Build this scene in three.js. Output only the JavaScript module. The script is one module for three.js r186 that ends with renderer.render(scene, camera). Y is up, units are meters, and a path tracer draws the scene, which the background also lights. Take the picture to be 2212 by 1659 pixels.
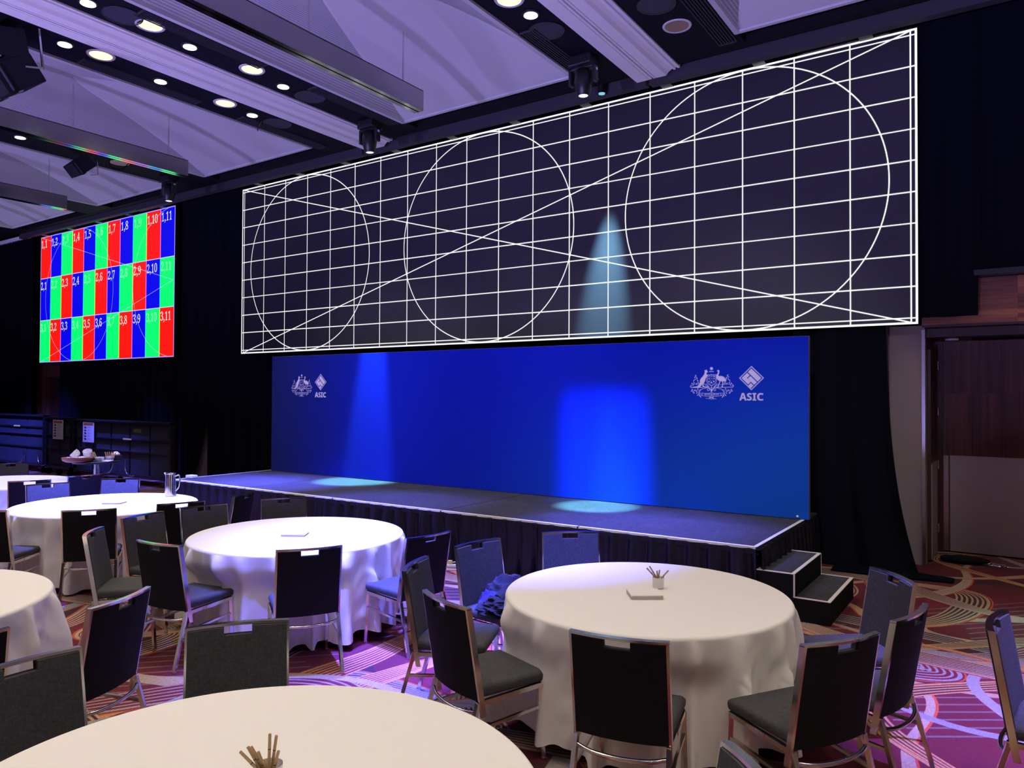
import * as THREE from 'three';
import { RoundedBoxGeometry } from 'three/addons/geometries/RoundedBoxGeometry.js';
import { mergeGeometries } from 'three/addons/utils/BufferGeometryUtils.js';
import { ImprovedNoise } from 'three/addons/math/ImprovedNoise.js';
import { RectAreaLightUniformsLib } from 'three/addons/lights/RectAreaLightUniformsLib.js';

// ---------------------------------------------------------------- camera, exposure, large lights
RectAreaLightUniformsLib.init();
const scene = new THREE.Scene();
const renderer = new THREE.WebGLRenderer({ antialias: true });
renderer.toneMapping = THREE.LinearToneMapping;
renderer.toneMappingExposure = 1.0;
renderer.shadowMap.enabled = true;
const camera = new THREE.PerspectiveCamera(2 * Math.atan(829.5 / 1613.47) * 180 / Math.PI, 2212 / 1659, 0.05, 80);
camera.position.set(0, 1.95, 0);
camera.rotation.order = 'YXZ';
camera.rotation.set(0.0155915, 0.5957335, 0.0045713);

// light levels (candela), used by the fittings further down
const WARM = [1.0, 0.85, 0.58], WARM_I = 16;
const BLUE = [0.10, 0.11, 1.0];
const UP = [0.40, 0.34, 1.0], UP_I = 400;
const CEIL = 6.2;                       // height of the dark ceiling strips

// ---------------------------------------------------------------- helpers
let seed = 7;
const rnd = () => { seed = (seed * 1664525 + 1013904223) >>> 0; return seed / 4294967296; };
const noise = new ImprovedNoise();
const rad = (d) => d * Math.PI / 180;
const V = (x, y, z) => new THREE.Vector3(x, y, z);
const used = new Map();
function numbered(name) {
  const n = used.get(name) ?? 0; used.set(name, n + 1);
  return n ? name + '_' + String(n).padStart(3, '0') : name;
}
function finish(m) { m.castShadow = true; m.receiveShadow = true; return m; }
function part(name, geos, material, parent) {
  const list = Array.isArray(geos) ? geos : [geos];
  const g = list.length === 1 ? list[0] : mergeGeometries(list.map(clean), false);
  const m = finish(new THREE.Mesh(g, material)); m.name = name; parent.add(m);
  return m;
}
function clean(g) { const h = g.index ? g.toNonIndexed() : g; for (const k of Object.keys(h.attributes)) if (!['position', 'normal', 'uv'].includes(k)) h.deleteAttribute(k); return h; }
function thing(name, label, category, [x, y, z] = [0, 0, 0], turn = 0, group) {
  const o = new THREE.Group(); o.name = numbered(name); scene.add(o);
  o.position.set(x, y, z); o.rotation.y = turn; o.userData = { label, category };
  if (group) o.userData.group = group;
  return o;
}
function single(name, label, category, geos, material, group) {
  const m = part(numbered(name), geos, material, scene); m.userData = { label, category };
  if (group) m.userData.group = group;
  return m;
}
function struct(name) { const o = new THREE.Group(); o.name = name; o.userData.kind = 'structure'; scene.add(o); return o; }
function structMesh(name, geos, material) { const m = part(name, geos, material, scene); m.userData.kind = 'structure'; return m; }
function copyOf(root, label, [x, y, z], turn) {
  const c = root.clone(); c.name = numbered(root.name.replace(/_\d{3}$/, '')); c.position.set(x, y, z); c.rotation.set(0, turn, 0);
  c.userData = { ...root.userData, label }; scene.add(c); return c;
}
// box from corner to corner, uv in metres
function box(x0, x1, y0, y1, z0, z1) {
  const g = new THREE.BoxGeometry(Math.abs(x1 - x0), Math.abs(y1 - y0), Math.abs(z1 - z0));
  g.translate((x0 + x1) / 2, (y0 + y1) / 2, (z0 + z1) / 2);
  return metric(g);
}
function rbox(x0, x1, y0, y1, z0, z1, r = 0.01, s = 3) {
  const g = new RoundedBoxGeometry(Math.abs(x1 - x0), Math.abs(y1 - y0), Math.abs(z1 - z0), s, r);
  g.translate((x0 + x1) / 2, (y0 + y1) / 2, (z0 + z1) / 2);
  return metric(g);
}
function metric(g) {
  const p = g.attributes.position, n = g.attributes.normal, u = g.attributes.uv;
  for (let i = 0; i < p.count; i++) {
    const ax = Math.abs(n.getX(i)), ay = Math.abs(n.getY(i)), az = Math.abs(n.getZ(i));
    if (ay >= ax && ay >= az) u.setXY(i, p.getX(i), p.getZ(i));
    else if (ax >= az) u.setXY(i, p.getZ(i), p.getY(i));
    else u.setXY(i, p.getX(i), p.getY(i));
  }
  return g;
}
// square bar between two points
function bar(a, b, w, h = w) {
  const d = b.clone().sub(a), L = d.length();
  const g = new THREE.BoxGeometry(w, L, h);
  const q = new THREE.Quaternion().setFromUnitVectors(V(0, 1, 0), d.normalize());
  g.applyQuaternion(q); g.translate((a.x + b.x) / 2, (a.y + b.y) / 2, (a.z + b.z) / 2);
  return g;
}
function tube(pts, r, seg = 24, rs = 8, closed = false) {
  return new THREE.TubeGeometry(new THREE.CatmullRomCurve3(pts, closed, 'catmullrom', 0.5), seg, r, rs, closed);
}
function cyl(x, y0, y1, z, r0, r1 = r0, n = 24, open = false) {
  const g = new THREE.CylinderGeometry(r1, r0, y1 - y0, n, 1, open); g.translate(x, (y0 + y1) / 2, z); return g;
}
function lathe(pts, n = 32) { return new THREE.LatheGeometry(pts.map(([x, y]) => new THREE.Vector2(x, y)), n); }
// parametric sheet: f(u,v) -> [x,y,z], uv in metres supplied by g
function sheet(f, nu, nv, uvf) {
  const pos = [], uv = [], idx = [];
  for (let j = 0; j <= nv; j++) for (let i = 0; i <= nu; i++) {
    const p = f(i / nu, j / nv); pos.push(p[0], p[1], p[2]);
    const t = uvf ? uvf(i / nu, j / nv) : [i / nu, j / nv]; uv.push(t[0], t[1]);
  }
  for (let j = 0; j < nv; j++) for (let i = 0; i < nu; i++) {
    const a = j * (nu + 1) + i, b = a + 1, c = a + nu + 1, d = c + 1;
    idx.push(a, b, c, b, d, c);
  }
  const g = new THREE.BufferGeometry();
  g.setAttribute('position', new THREE.Float32BufferAttribute(pos, 3));
  g.setAttribute('uv', new THREE.Float32BufferAttribute(uv, 2));
  g.setIndex(idx); g.computeVertexNormals();
  return g;
}
// give a sheet a real thickness along its normals
function thick(g, t) {
  const p = g.attributes.position, n = g.attributes.normal, u = g.attributes.uv, N = p.count;
  const pos = new Float32Array(N * 6), uv = new Float32Array(N * 4), idx = [];
  for (let i = 0; i < N; i++) for (const k of [0, 1]) {
    const s = k ? -t : 0, o = (i + k * N) * 3;
    pos[o] = p.getX(i) + n.getX(i) * s; pos[o + 1] = p.getY(i) + n.getY(i) * s; pos[o + 2] = p.getZ(i) + n.getZ(i) * s;
    uv[(i + k * N) * 2] = u.getX(i); uv[(i + k * N) * 2 + 1] = u.getY(i);
  }
  const edges = new Map(), I = g.index.array;
  for (let i = 0; i < I.length; i += 3) {
    const [a, b, c] = [I[i], I[i + 1], I[i + 2]];
    idx.push(a, b, c, a + N, c + N, b + N);
    for (const [s, e] of [[a, b], [b, c], [c, a]]) { const k = Math.min(s, e) + '_' + Math.max(s, e); edges.set(k, edges.has(k) ? null : [s, e]); }
  }
  for (const v of edges.values()) if (v) { const [s, e] = v; idx.push(s, s + N, e, e, s + N, e + N); }
  const h = new THREE.BufferGeometry();
  h.setAttribute('position', new THREE.BufferAttribute(pos, 3)); h.setAttribute('uv', new THREE.BufferAttribute(uv, 2));
  h.setIndex(idx); h.computeVertexNormals();
  return h;
}
// ---------------------------------------------------------------- textures
function canvas(w, h, draw) { const c = document.createElement('canvas'); c.width = w; c.height = h; draw(c.getContext('2d'), w, h); return c; }
function ctex(c, srgb = true, rx = 1, ry = 1) {
  const t = new THREE.CanvasTexture(c); if (srgb) t.colorSpace = THREE.SRGBColorSpace;
  t.wrapS = t.wrapT = THREE.RepeatWrapping; t.repeat.set(rx, ry); t.magFilter = THREE.LinearFilter; t.anisotropy = 8; return t;
}
function grainTex(n, f, srgb = false, rx = 1, ry = 1) {
  const d = new Uint8Array(n * n * 4);
  for (let y = 0; y < n; y++) for (let x = 0; x < n; x++) {
    const v = f(x / n, y / n), o = (y * n + x) * 4;
    const c = Array.isArray(v) ? v : [v, v, v];
    for (let k = 0; k < 3; k++) d[o + k] = Math.max(0, Math.min(255, Math.round(c[k] * 255)));
    d[o + 3] = 255;
  }
  const t = new THREE.DataTexture(d, n, n); t.wrapS = t.wrapT = THREE.RepeatWrapping; t.magFilter = THREE.LinearFilter; t.minFilter = THREE.LinearMipmapLinearFilter; t.generateMipmaps = true;
  if (srgb) t.colorSpace = THREE.SRGBColorSpace; t.repeat.set(rx, ry); t.needsUpdate = true; return t;
}
const hash = (x, y) => { let h = Math.imul(x | 0, 374761393) + Math.imul(y | 0, 668265263) | 0; h = Math.imul(h ^ h >>> 13, 1274126177); return ((h ^ h >>> 16) >>> 0) / 4294967296; };
// tileable value noise
function vn(x, y, per) {
  const xi = Math.floor(x), yi = Math.floor(y), fx = x - xi, fy = y - yi, w = (a) => ((a % per) + per) % per;
  const s = (t) => t * t * (3 - 2 * t), a = hash(w(xi), w(yi)), b = hash(w(xi + 1), w(yi)), c = hash(w(xi), w(yi + 1)), d = hash(w(xi + 1), w(yi + 1));
  return a + (b - a) * s(fx) + (c - a) * s(fy) + (a - b - c + d) * s(fx) * s(fy);
}
const M = (o) => new THREE.MeshStandardMaterial(o);
const MP = (o) => new THREE.MeshPhysicalMaterial(o);
const lin = (r, g, b) => new THREE.Color().setRGB(r, g, b);

const weave = grainTex(256, (u, v) => {
  const a = vn(u * 128, v * 24, 128), b = vn(u * 24, v * 128, 128);
  const t = 0.5 + 0.5 * (((u * 128 | 0) + (v * 128 | 0)) % 2 ? a - .5 : b - .5) + 0.35 * (vn(u * 9, v * 70, 128) - .5) + 0.35 * (vn(u * 70, v * 9, 128) - .5);
  return t;
}, false, 4, 4);
const weaveColor = grainTex(256, (u, v) => {
  const t = 0.245 + 0.07 * (vn(u * 120, v * 16, 480) - .5) + 0.07 * (vn(u * 16, v * 120, 480) - .5) + 0.06 * (hash(u * 256, v * 256) - .5);
  return [t, t * 1.01, t * 1.04];
}, true, 5, 5);
const clothBump = grainTex(512, (u, v) => 0.5 + 0.3 * (vn(u * 6, v * 6, 6) - .5) + 0.2 * (vn(u * 17, v * 17, 17) - .5) + 0.06 * (hash(u * 512, v * 512) - .5), false, 0.7, 0.7);
const plaster = grainTex(256, (u, v) => 0.5 + 0.2 * (vn(u * 64, v * 64, 64) - .5) + .2 * (hash(u * 256, v * 256) - .5), false, 1, 1);
const dots = grainTex(128, (u, v) => { const x = (u * 16) % 1 - .5, y = (v * 16) % 1 - .5; return Math.hypot(x, y) < .26 ? [.44, .44, .44] : [.86, .86, .86]; }, true, 2.2, 2.2);
const pebble = grainTex(256, (u, v) => { const t = .30 + .1 * (vn(u * 60, v * 60, 60) - .5) + .07 * (hash(u * 256, v * 256) - .5) + .06 * (vn(u * 5, v * 5, 5) - .5); return [t, t, t * 1.03]; }, true, .8, .8);

const mat = {
  fabric: M({ color: lin(0.92, 0.94, 1.0), map: weaveColor, bumpMap: weave, bumpScale: 0.0006, roughness: 0.9 }),
  fabricBack: MP({ specularIntensity: 0.35, color: lin(0.010, 0.0105, 0.015), bumpMap: weave, bumpScale: 0.0003, roughness: 0.75 }),
  chrome: M({ color: lin(0.78, 0.76, 0.74), metalness: 1, roughness: 0.16 }),
  steel: M({ color: lin(0.5, 0.48, 0.47), metalness: 1, roughness: 0.24 }),
  kick: M({ color: lin(0.50, 0.45, 0.43), metalness: 1, roughness: 0.5 }),
  polished: M({ color: lin(0.85, 0.84, 0.84), metalness: 1, roughness: 0.12 }),
  cloth: M({ color: lin(0.80, 0.79, 0.78), bumpMap: clothBump, bumpScale: 0.004, roughness: 0.85, side: THREE.DoubleSide }),
  blackSoft: MP({ specularIntensity: 0.15, color: lin(0.011, 0.011, 0.013), roughness: 0.8 }),
  blackGloss: M({ color: lin(0.015, 0.015, 0.018), roughness: 0.35 }),
  blackMatte: MP({ specularIntensity: 0.15, color: lin(0.02, 0.02, 0.024), roughness: 0.95 }),
  drape: MP({ specularIntensity: 0.15, color: lin(0.0042, 0.0048, 0.0085), roughness: 0.95, side: THREE.DoubleSide }),
  skirt: MP({ specularIntensity: 0.8, color: lin(0.006, 0.0065, 0.011), roughness: 0.42, side: THREE.DoubleSide }),
  ceilingWhite: M({ color: lin(0.58, 0.57, 0.58), roughness: 0.9, bumpMap: plaster, bumpScale: 0.0008, side: THREE.DoubleSide }),
  ceilingPerf: M({ color: lin(0.72, 0.71, 0.72), map: dots, roughness: 0.9, side: THREE.DoubleSide }),
  beamWhite: M({ color: lin(0.84, 0.82, 0.82), roughness: 0.75 }),
  stripDark: MP({ specularIntensity: 0.15, color: lin(0.008, 0.0085, 0.012), roughness: 0.7 }),
  fascia: M({ color: lin(0.035, 0.034, 0.042), roughness: 0.7 }),
  deck: M({ color: lin(0.55, 0.55, 0.6), map: pebble, roughness: 0.85 }),
  tapeWhite: M({ color: lin(0.82, 0.80, 0.76), roughness: 0.6 }),
  paper: M({ color: lin(0.82, 0.80, 0.78), roughness: 0.7 }),
  paperEdge: M({ color: lin(0.55, 0.47, 0.45), roughness: 0.8 }),
  ceramic: M({ color: lin(0.80, 0.79, 0.77), roughness: 0.25 }),
  bamboo: M({ color: lin(0.45, 0.30, 0.15), roughness: 0.6 }),
  taupe: M({ color: lin(0.34, 0.27, 0.23), roughness: 0.9, bumpMap: weave, bumpScale: 0.0008 }),
  wallDark: M({ color: lin(0.03, 0.028, 0.03), roughness: 0.9 }),
};
// ---------------------------------------------------------------- carpet
const CARPET = 5.2;
const carpetCanvas = canvas(2048, 2048, (c, W) => {
  const S = W / CARPET;                                      // pixels per metre
  c.fillStyle = '#5e1826'; c.fillRect(0, 0, W, W);
  const wrapDraw = (f) => { for (const dx of [-W, 0, W]) for (const dy of [-W, 0, W]) { c.save(); c.translate(dx, dy); f(); c.restore(); } };
  const poly = (pts, close) => { c.beginPath(); pts.forEach(([x, y], i) => i ? c.lineTo(x, y) : c.moveTo(x, y)); if (close) c.closePath(); };
  let sd = 23; const R = () => { sd = (sd * 1664525 + 1013904223) >>> 0; return sd / 4294967296; };
  const T2 = Math.PI * 2;
  // broad darker fields
  for (let i = 0; i < 8; i++) {
    const y0 = R() * W, a = 120 + R() * 260, w = 50 + R() * 120, col = ['#4a1722', '#6c1b2c', '#3e2029', '#641a30'][i % 4], ph = R() * 6, v = i % 2;
    const pts = []; for (let k = 0; k <= 80; k++) { const x = k / 80 * W, y = y0 + a * Math.sin(k / 80 * T2 + ph); pts.push(v ? [y, x] : [x, y]); }
    wrapDraw(() => { poly(pts); c.strokeStyle = col; c.lineWidth = w; c.stroke(); });
  }
  // fields of thin grey stripes
  for (let f = 0; f < 4; f++) {
    const cx = R() * W, cy = R() * W, n = 6, ang = .4 + R() * .9, L = 260 + R() * 260;
    wrapDraw(() => {
      c.save(); c.translate(cx, cy); c.rotate(ang); c.strokeStyle = '#6e5a58'; c.lineWidth = 9;
      for (let k = -n; k <= n; k++) { c.beginPath(); c.moveTo(-L + 40 * Math.sin(k), k * 44); c.lineTo(L + 60 * Math.cos(k * 2), k * 44); c.stroke(); }
      c.restore();
    });
  }
  // parallel lines that fan out along part of their run and close up to a solid band elsewhere
  const bundle = (base, n, g0, g1, ph, col, fillc, outline) => {       // base(t) -> [x, y, nx, ny]
    const P = []; for (let k = 0; k <= 260; k++) P.push(base(k / 260));
    const gap = (t) => g0 + (g1 - g0) * Math.pow(.5 + .5 * Math.cos(T2 * t - ph), 1.6);
    const edge = (k) => P.map(([x, y, nx, ny], i) => { const g = gap(i / 260) * k; return [x + nx * g, y + ny * g]; });
    wrapDraw(() => {
      poly([...edge(-.7), ...edge(n + .2).reverse()], true); c.fillStyle = fillc; c.fill();
      for (let k = 0; k <= n; k++) { poly(edge(k)); c.strokeStyle = col; c.lineWidth = k ? 7.5 : 12; c.stroke(); }
      if (outline) { poly(edge(-.75)); c.strokeStyle = outline; c.lineWidth = 6; c.stroke(); }
    });
  };
  const loop = (cx, cy, r, a2, ph2, a3, ph3, rot, sx) => (t) => {
    const at = (q) => { const th = q * T2, rr = r * (1 + a2 * Math.cos(2 * th + ph2) + a3 * Math.cos(3 * th + ph3)), x = rr * Math.cos(th) * sx, y = rr * Math.sin(th) / sx; return [cx + x * Math.cos(rot) - y * Math.sin(rot), cy + x * Math.sin(rot) + y * Math.cos(rot)]; };
    const p = at(t), e = at(t + .002), dx = e[0] - p[0], dy = e[1] - p[1], m = Math.hypot(dx, dy); return [p[0], p[1], -dy / m, dx / m];
  };
  const stream = (o, a, ph, b, ph2, v) => (t) => {
    const y = (q) => o + a * Math.sin(q * T2 + ph) + b * Math.sin(2 * q * T2 + ph2), x = t * W, p = y(t), d = (y(t + .002) - p) / (.002 * W), m = Math.hypot(1, d);
    return v ? [p, x, 1 / m, -d / m] : [x, p, -d / m, 1 / m];
  };
  const cream = ['#a88a6c', '#b58257', '#8f8789', '#a5907a', '#857f8c'], under = ['#5e1826', '#3c2026', '#6a1a2a', '#4c1822'];
  for (let i = 0; i < 9; i++) {
    const cx = (i % 3 + .5 + (R() - .5) * .8) * W / 3, cy = ((i / 3 | 0) + .5 + (R() - .5) * .8) * W / 3;
    bundle(loop(cx, cy, 190 + R() * 170, .1 + R() * .14, R() * 6, .08 + R() * .12, R() * 6, R() * 3, 1.25 + R() * .45), 5 + i % 4, 3.5, 13 + R() * 8, R() * 6.3, cream[i % 5], under[i % 4], i % 3 ? '#bc4a2c' : null);
  }
  for (let i = 0; i < 12; i++)
    bundle(stream(R() * W, 120 + R() * 240, R() * 6, 40 + R() * 90, R() * 6, i % 3 === 1), 4 + i % 4, 3.5, 14 + R() * 10, R() * 6.3, cream[(i + 2) % 5], under[(i + 1) % 4], i % 2 ? '#b8482c' : null);
  // tufts
  const im = c.getImageData(0, 0, W, W), d = im.data;
  for (let y = 0; y < W; y++) for (let x = 0; x < W; x++) {
    const k = 0.82 + .36 * hash(x >> 1, y >> 1) * .6 + .14 * hash(x, y), o = (y * W + x) * 4;
    d[o] *= k; d[o + 1] *= k; d[o + 2] *= k;
  }
  c.putImageData(im, 0, 0);
});
const tuft = grainTex(256, (u, v) => .5 + .5 * (hash(u * 128, v * 128) - .5), false, 8, 8);
mat.carpet = M({ map: ctex(carpetCanvas), bumpMap: tuft, bumpScale: 0.002, roughness: 1 });

// ---------------------------------------------------------------- setting: floor, walls
const XL = -28, XR = 5.2, ZB = -11.2, ZF = 11;
{
  const g = box(XL, XR, -0.2, 0, ZB, ZF), u = g.attributes.uv;
  for (let i = 0; i < u.count; i++) u.setXY(i, u.getX(i) / CARPET, u.getY(i) / CARPET);
  structMesh('floor', g, mat.carpet);
}
structMesh('wall_left', box(XL - .2, XL, 0, 7.4, ZB, ZF), mat.wallDark);
structMesh('wall_right', box(XR, XR + .2, 0, 7.4, ZB, ZF), mat.taupe);
structMesh('wall_front', box(XL, XR, 0, 7.4, ZF, ZF + .2), mat.taupe);

// wood veneer, horizontal and vertical figure
function woodCanvas(base, vert, s) {
  return canvas(512, 512, (c, W) => {
    const im = c.createImageData(W, W), d = im.data;
    for (let y = 0; y < W; y++) for (let x = 0; x < W; x++) {
      const a = vert ? x : y, b = vert ? y : x;
      const t = .8 + .34 * (vn(a / W * 28, b / W * 2, 28 * 4) - .5) + .22 * (vn(a / W * 110 + s, b / W * 3, 440) - .5) + .1 * (hash(a, (b / 90 | 0) + s) - .5) + .16 * (vn(a / W * 7 + s, b / W * 1, 28) - .5);
      const o = (y * W + x) * 4; for (let k = 0; k < 3; k++) d[o + k] = base[k] * t; d[o + 3] = 255;
    }
    c.putImageData(im, 0, 0);
  });
}
mat.woodH = M({ map: ctex(woodCanvas([192, 116, 70], false, 3), true, .8, .8), roughness: .5 });
mat.woodV = M({ map: ctex(woodCanvas([128, 74, 54], true, 9), true, .9, .5), roughness: .45 });
mat.woodDark = M({ map: ctex(woodCanvas([84, 46, 34], true, 5), true, .8, .5), roughness: .45 });
mat.woodBoard = M({ map: ctex(woodCanvas([186, 104, 62], false, 2), true, 3, 3), roughness: .4 });
{
  // back wall, with the door recess on the right and another on the far left
  const w = struct('wall_back');
  part('wall_panel', box(-1.27, -.9, 0, 2.79, -10.1, -9.9), mat.taupe, w);
  part('wall_panel', box(-20.7, -1.27, 0, 7.4, -10.1, -9.95), mat.taupe, w);
  part('wall_panel', box(XL, -23.4, 0, 7.4, -10.1, -9.95), mat.wallDark, w);
  part('wall_panel', box(XL, -20.7, 2.72, 7.4, -10.1, -9.95), mat.wallDark, w);
  part('upper_wall', box(-1.27, XR, 3.3, 7.4, -10.1, -9.95), mat.wallDark, w);
  part('lintel', box(-.93, XR, 2.79, 3.3, -10.05, -9.9), mat.woodH, w);
  part('lintel_edge', box(-.93, XR, 2.765, 2.79, -10.05, -9.885), mat.woodDark, w);
  part('recess_side', box(-1.1, -.9, 0, 2.79, -10.95, -10.1), mat.woodDark, w);
  part('recess_soffit', box(-1.0, XR, 2.66, 2.76, -10.95, -10.05), mat.woodDark, w);
  part('soffit_slot', box(-.45, XR - .2, 2.645, 2.662, -10.62, -10.28), mat.blackSoft, w);
  part('soffit_lamp', cyl(-.66, 2.64, 2.662, -10.42, .07, .07), mat.beamWhite, w);
  part('recess_back', box(-1.1, XR, 0, 2.79, -11.2, -11.0), mat.wallDark, w);
  part('end_wall', box(2.6, XR, 0, 2.66, -10.95, -10.3), mat.woodDark, w);
}
structMesh('trim_1', box(-.93, -.895, 0, 2.74, -9.93, -9.87), mat.steel);
{
  const d = struct('door_1');
  part('jamb', box(-.9, -.79, 0, 2.66, -11.0, -10.9), mat.woodDark, d);
  part('door_leaf', box(-.79, 2.55, .02, 2.66, -11.0, -10.95), mat.woodV, d);
  for (const [i, x] of [-.48, -.17, .14, .45, .76].entries()) part('veneer_joint', box(x - .004, x + .004, 1.24, 2.64, -10.952, -10.945), mat.woodDark, d);
  part('kick_panel', box(-.72, 2.5, .02, 1.22, -10.95, -10.935), mat.kick, d);
  part('kick_panel_edge', box(-.795, -.735, .02, 1.22, -10.95, -10.92), mat.steel, d);
  const leaf = part('open_leaf', box(-.9, -.86, .03, 2.52, -10.86, -10.12), mat.woodDark, d);
  part('leaf_kick_panel', box(-.86, -.85, .03, 1.16, -10.84, -10.14), mat.kick, leaf);
  for (const y of [.25, 1.05, 1.72, 2.3]) part('hinge', cyl(-.845, y, y + .11, -10.87, .014, .014, 10), mat.chrome, d);
}
{
  const d = struct('door_2');
  part('door_frame', box(-23.35, -22.35, 0, 2.72, -10.05, -9.92), mat.woodV, d);
  part('door_head', box(-22.35, -21.0, 2.4, 2.72, -10.05, -9.92), mat.woodV, d);
  part('door_leaf', box(-22.35, -20.7, 0, 2.4, -10.12, -10.02), mat.woodDark, d);
}
// ---------------------------------------------------------------- ceiling
const COFFERS = [[-21.3, -18.2], [-17.1, -14.22], [-13.07, -10.04], [-7.89, -4.87], [-2.69, .35], [2.5, XR]];
const STRIPS = [[XL, -21.3], [-18.2, -17.1], [-14.22, -13.07], [-10.04, -7.89], [-4.87, -2.69], [.35, 2.5]];
const ZE = -8.6;
{
  const c = struct('ceiling');
  part('ceiling_slab', box(XL, XR, 7.2, 7.4, ZB, ZF), mat.blackSoft, c);
  for (const [x0, x1] of STRIPS) part('dark_strip', box(x0, x1, CEIL, CEIL + .12, -8.95, ZF), mat.stripDark, c);
  part('bulkhead', box(XL, XR, CEIL, 7.2, -9.05, -8.93), mat.blackSoft, c);
  // pillow-shaped coffers: a hipped end panel and two long side panels
  const L = 3.17, rise = .44;
  for (const [x0, x1] of COFFERS) {
    const cx = (x0 + x1) / 2, hw = (x1 - x0) / 2, full = x1 - x0 > 2.8 || x1 === XR;
    const co = new THREE.Group(); co.name = 'coffer'; c.add(co);
    const H = (q, k) => CEIL + .02 + rise * Math.min(1 - Math.pow(q, 3), 1 - Math.pow(k, 2.2)), GR = 2.2 / 3;   // q across, k = 1 at the end and 0 at the crown
    // hip end: |q| <= k
    part('vault_end', thick(sheet((u, v) => { const k = 1 - v * .999, q = (u * 2 - 1) * Math.pow(k, GR); return [cx + q * hw, H(0, k), ZE + (1 - k) * L]; }, 24, 24, (u, v) => [u * 3, v * 3]), -.02), mat.ceilingWhite, co);
    for (const s of [-1, 1]) {
      part('vault_side', thick(sheet((u, v) => {
        const q = 1 - u * .999, k0 = Math.pow(q, 1 / GR);                       // from the long edge to the crown; starts on the groin |q| = k
        const zs = ZE + (1 - k0) * L, z = zs + v * (ZF - zs);
        return [cx + s * q * hw, H(q, 0), z];
      }, 20, 30, (u, v) => [u * hw, v * (ZF - ZE)]), s * .02), mat.ceilingPerf, co);
      part('edge_trim', box(cx + s * hw - .03, cx + s * hw + .03, CEIL - .03, CEIL + .03, ZE, ZF), mat.ceilingWhite, co);
    }
    part('edge_trim', box(x0 - .03, x1 + .03, CEIL - .02, CEIL + .03, ZE - .03, ZE + .02), mat.ceilingWhite, co);
    part('crown_seam', box(cx - .004, cx + .004, CEIL + .02 + rise - .006, CEIL + .02 + rise, ZE + L, ZF), mat.beamWhite, co);
  }
  // moulded white beams
  const prof = [[0, .1], [0, -.02], [.03, -.02], [.03, .03], [.06, .03], [.06, -.08], [.235, -.08], [.235, -.06], [.243, -.06], [.243, -.08], [.275, -.08], [.275, .03], [.297, .03], [.297, -.08], [.322, -.08], [.322, -.055], [.334, -.055], [.334, -.08], [.47, -.08], [.5, -.045], [.545, -.015], [.575, -.01], [.575, -.03], [.6, -.03], [.6, -.005], [.625, -.005], [.625, -.02], [.66, -.02], [.66, .1]];
  for (const x of [-9.25, -4.24]) {
    const sh = new THREE.Shape(prof.map(([a, b]) => new THREE.Vector2(a, b)));
    const g = new THREE.ExtrudeGeometry(sh, { depth: ZF + 9.1, bevelEnabled: false }); g.translate(x, CEIL, -9.1);
    part('moulded_beam', g, mat.beamWhite, c);
  }
}
// black box beams above the screens, and the screen track
for (const [x0, x1, y0, y1, label] of [[-22.4, -16.6, 6.14, 6.44, 'long black box beam above the coloured screen'], [-16.6, -9.4, 6.12, 6.4, 'black box beam over the left half of the grid screen'], [-9.35, -4.1, 6.11, 6.36, 'black box beam over the middle of the grid screen'], [-4.05, 3.2, 6.1, 6.36, 'black box beam over the right end of the grid screen']]) {
  single('box_beam', label, 'beam', [box(x0, x1, y0, y1, -9.32, -9.2), box(x0 + .1, x1 - .1, y1, y1 + .7, -9.3, -9.24)], mat.fascia, 'box beams above the screens');
}
// ---------------------------------------------------------------- curtains
function drapeMesh(x0, x1, y0, y1, z, amp, pitch, ph, edge = () => [0, 0], flare = 0) {
  const nu = Math.max(12, Math.round((x1 - x0) / .035)), nv = 14;
  return sheet((u, v) => {
    const x = x0 + u * (x1 - x0), y = y0 + v * (y1 - y0), d = 1 - v;
    const f = Math.sin(x / pitch * 6.283 + ph + 1.4 * noise.noise(x * .9, y * .15, ph)) + .5 * Math.sin(x / pitch * 11.3 + ph * 2 + noise.noise(x, y * .3, 3));
    const [ex, ez] = edge(u, v);
    return [x + ex + .03 * noise.noise(x * 2, y * .5, 5) * d, y, z + amp * f * (.7 + .5 * d) + ez + flare * d * d * d];
  }, nu, nv, (u, v) => [u * (x1 - x0), v * (y1 - y0)]);
}
single('curtain', 'black pleated curtain at the far left under the white track', 'curtain', drapeMesh(XL, -22.6, .02, 6.25, -9.6, .045, .3, 1), mat.drape, 'black stage curtains');
single('curtain', 'black curtain between the coloured screen and the grid screen', 'curtain', drapeMesh(-21.3, -14.75, .02, 6.6, -9.8, .035, .28, 2, (u, v) => [u > .9 ? -(u - .9) * 10 * .5 * Math.pow(Math.max(0, 1 - v / .22), 1.3) : 0, 0]), mat.drape, 'black stage curtains');
single('curtain', 'wide black curtain hanging behind the stage and backdrop', 'curtain', drapeMesh(-14.72, -2.3, .02, 6.6, -9.8, .035, .3, 4), mat.drape, 'black stage curtains');
single('curtain', 'black curtain beside the doorway with its hem trailing on the carpet', 'curtain', drapeMesh(-2.32, -1.27, .025, 2.86, -9.66, .03, .34, 6, (u, v) => { const d = 1 - v; return [u * (.04 * d + .34 * d * d * d), .1 * d + .42 * d * d * d * d * (.4 + .6 * u)]; }), mat.drape, 'black stage curtains');
single('curtain_hem', 'black curtain hem lying in a point on the patterned carpet', 'curtain', thick(sheet((u, v) => { const a = Math.pow(u, .8); return [-1.75 + a * 1.18, .012 + .02 * Math.abs(noise.noise(u * 5, v * 4, 2)) + .03 * (1 - u) * (1 - v), -9.38 + v * .42 * (1 - .55 * u) + u * .1]; }, 24, 8), .008), mat.drape);
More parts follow.
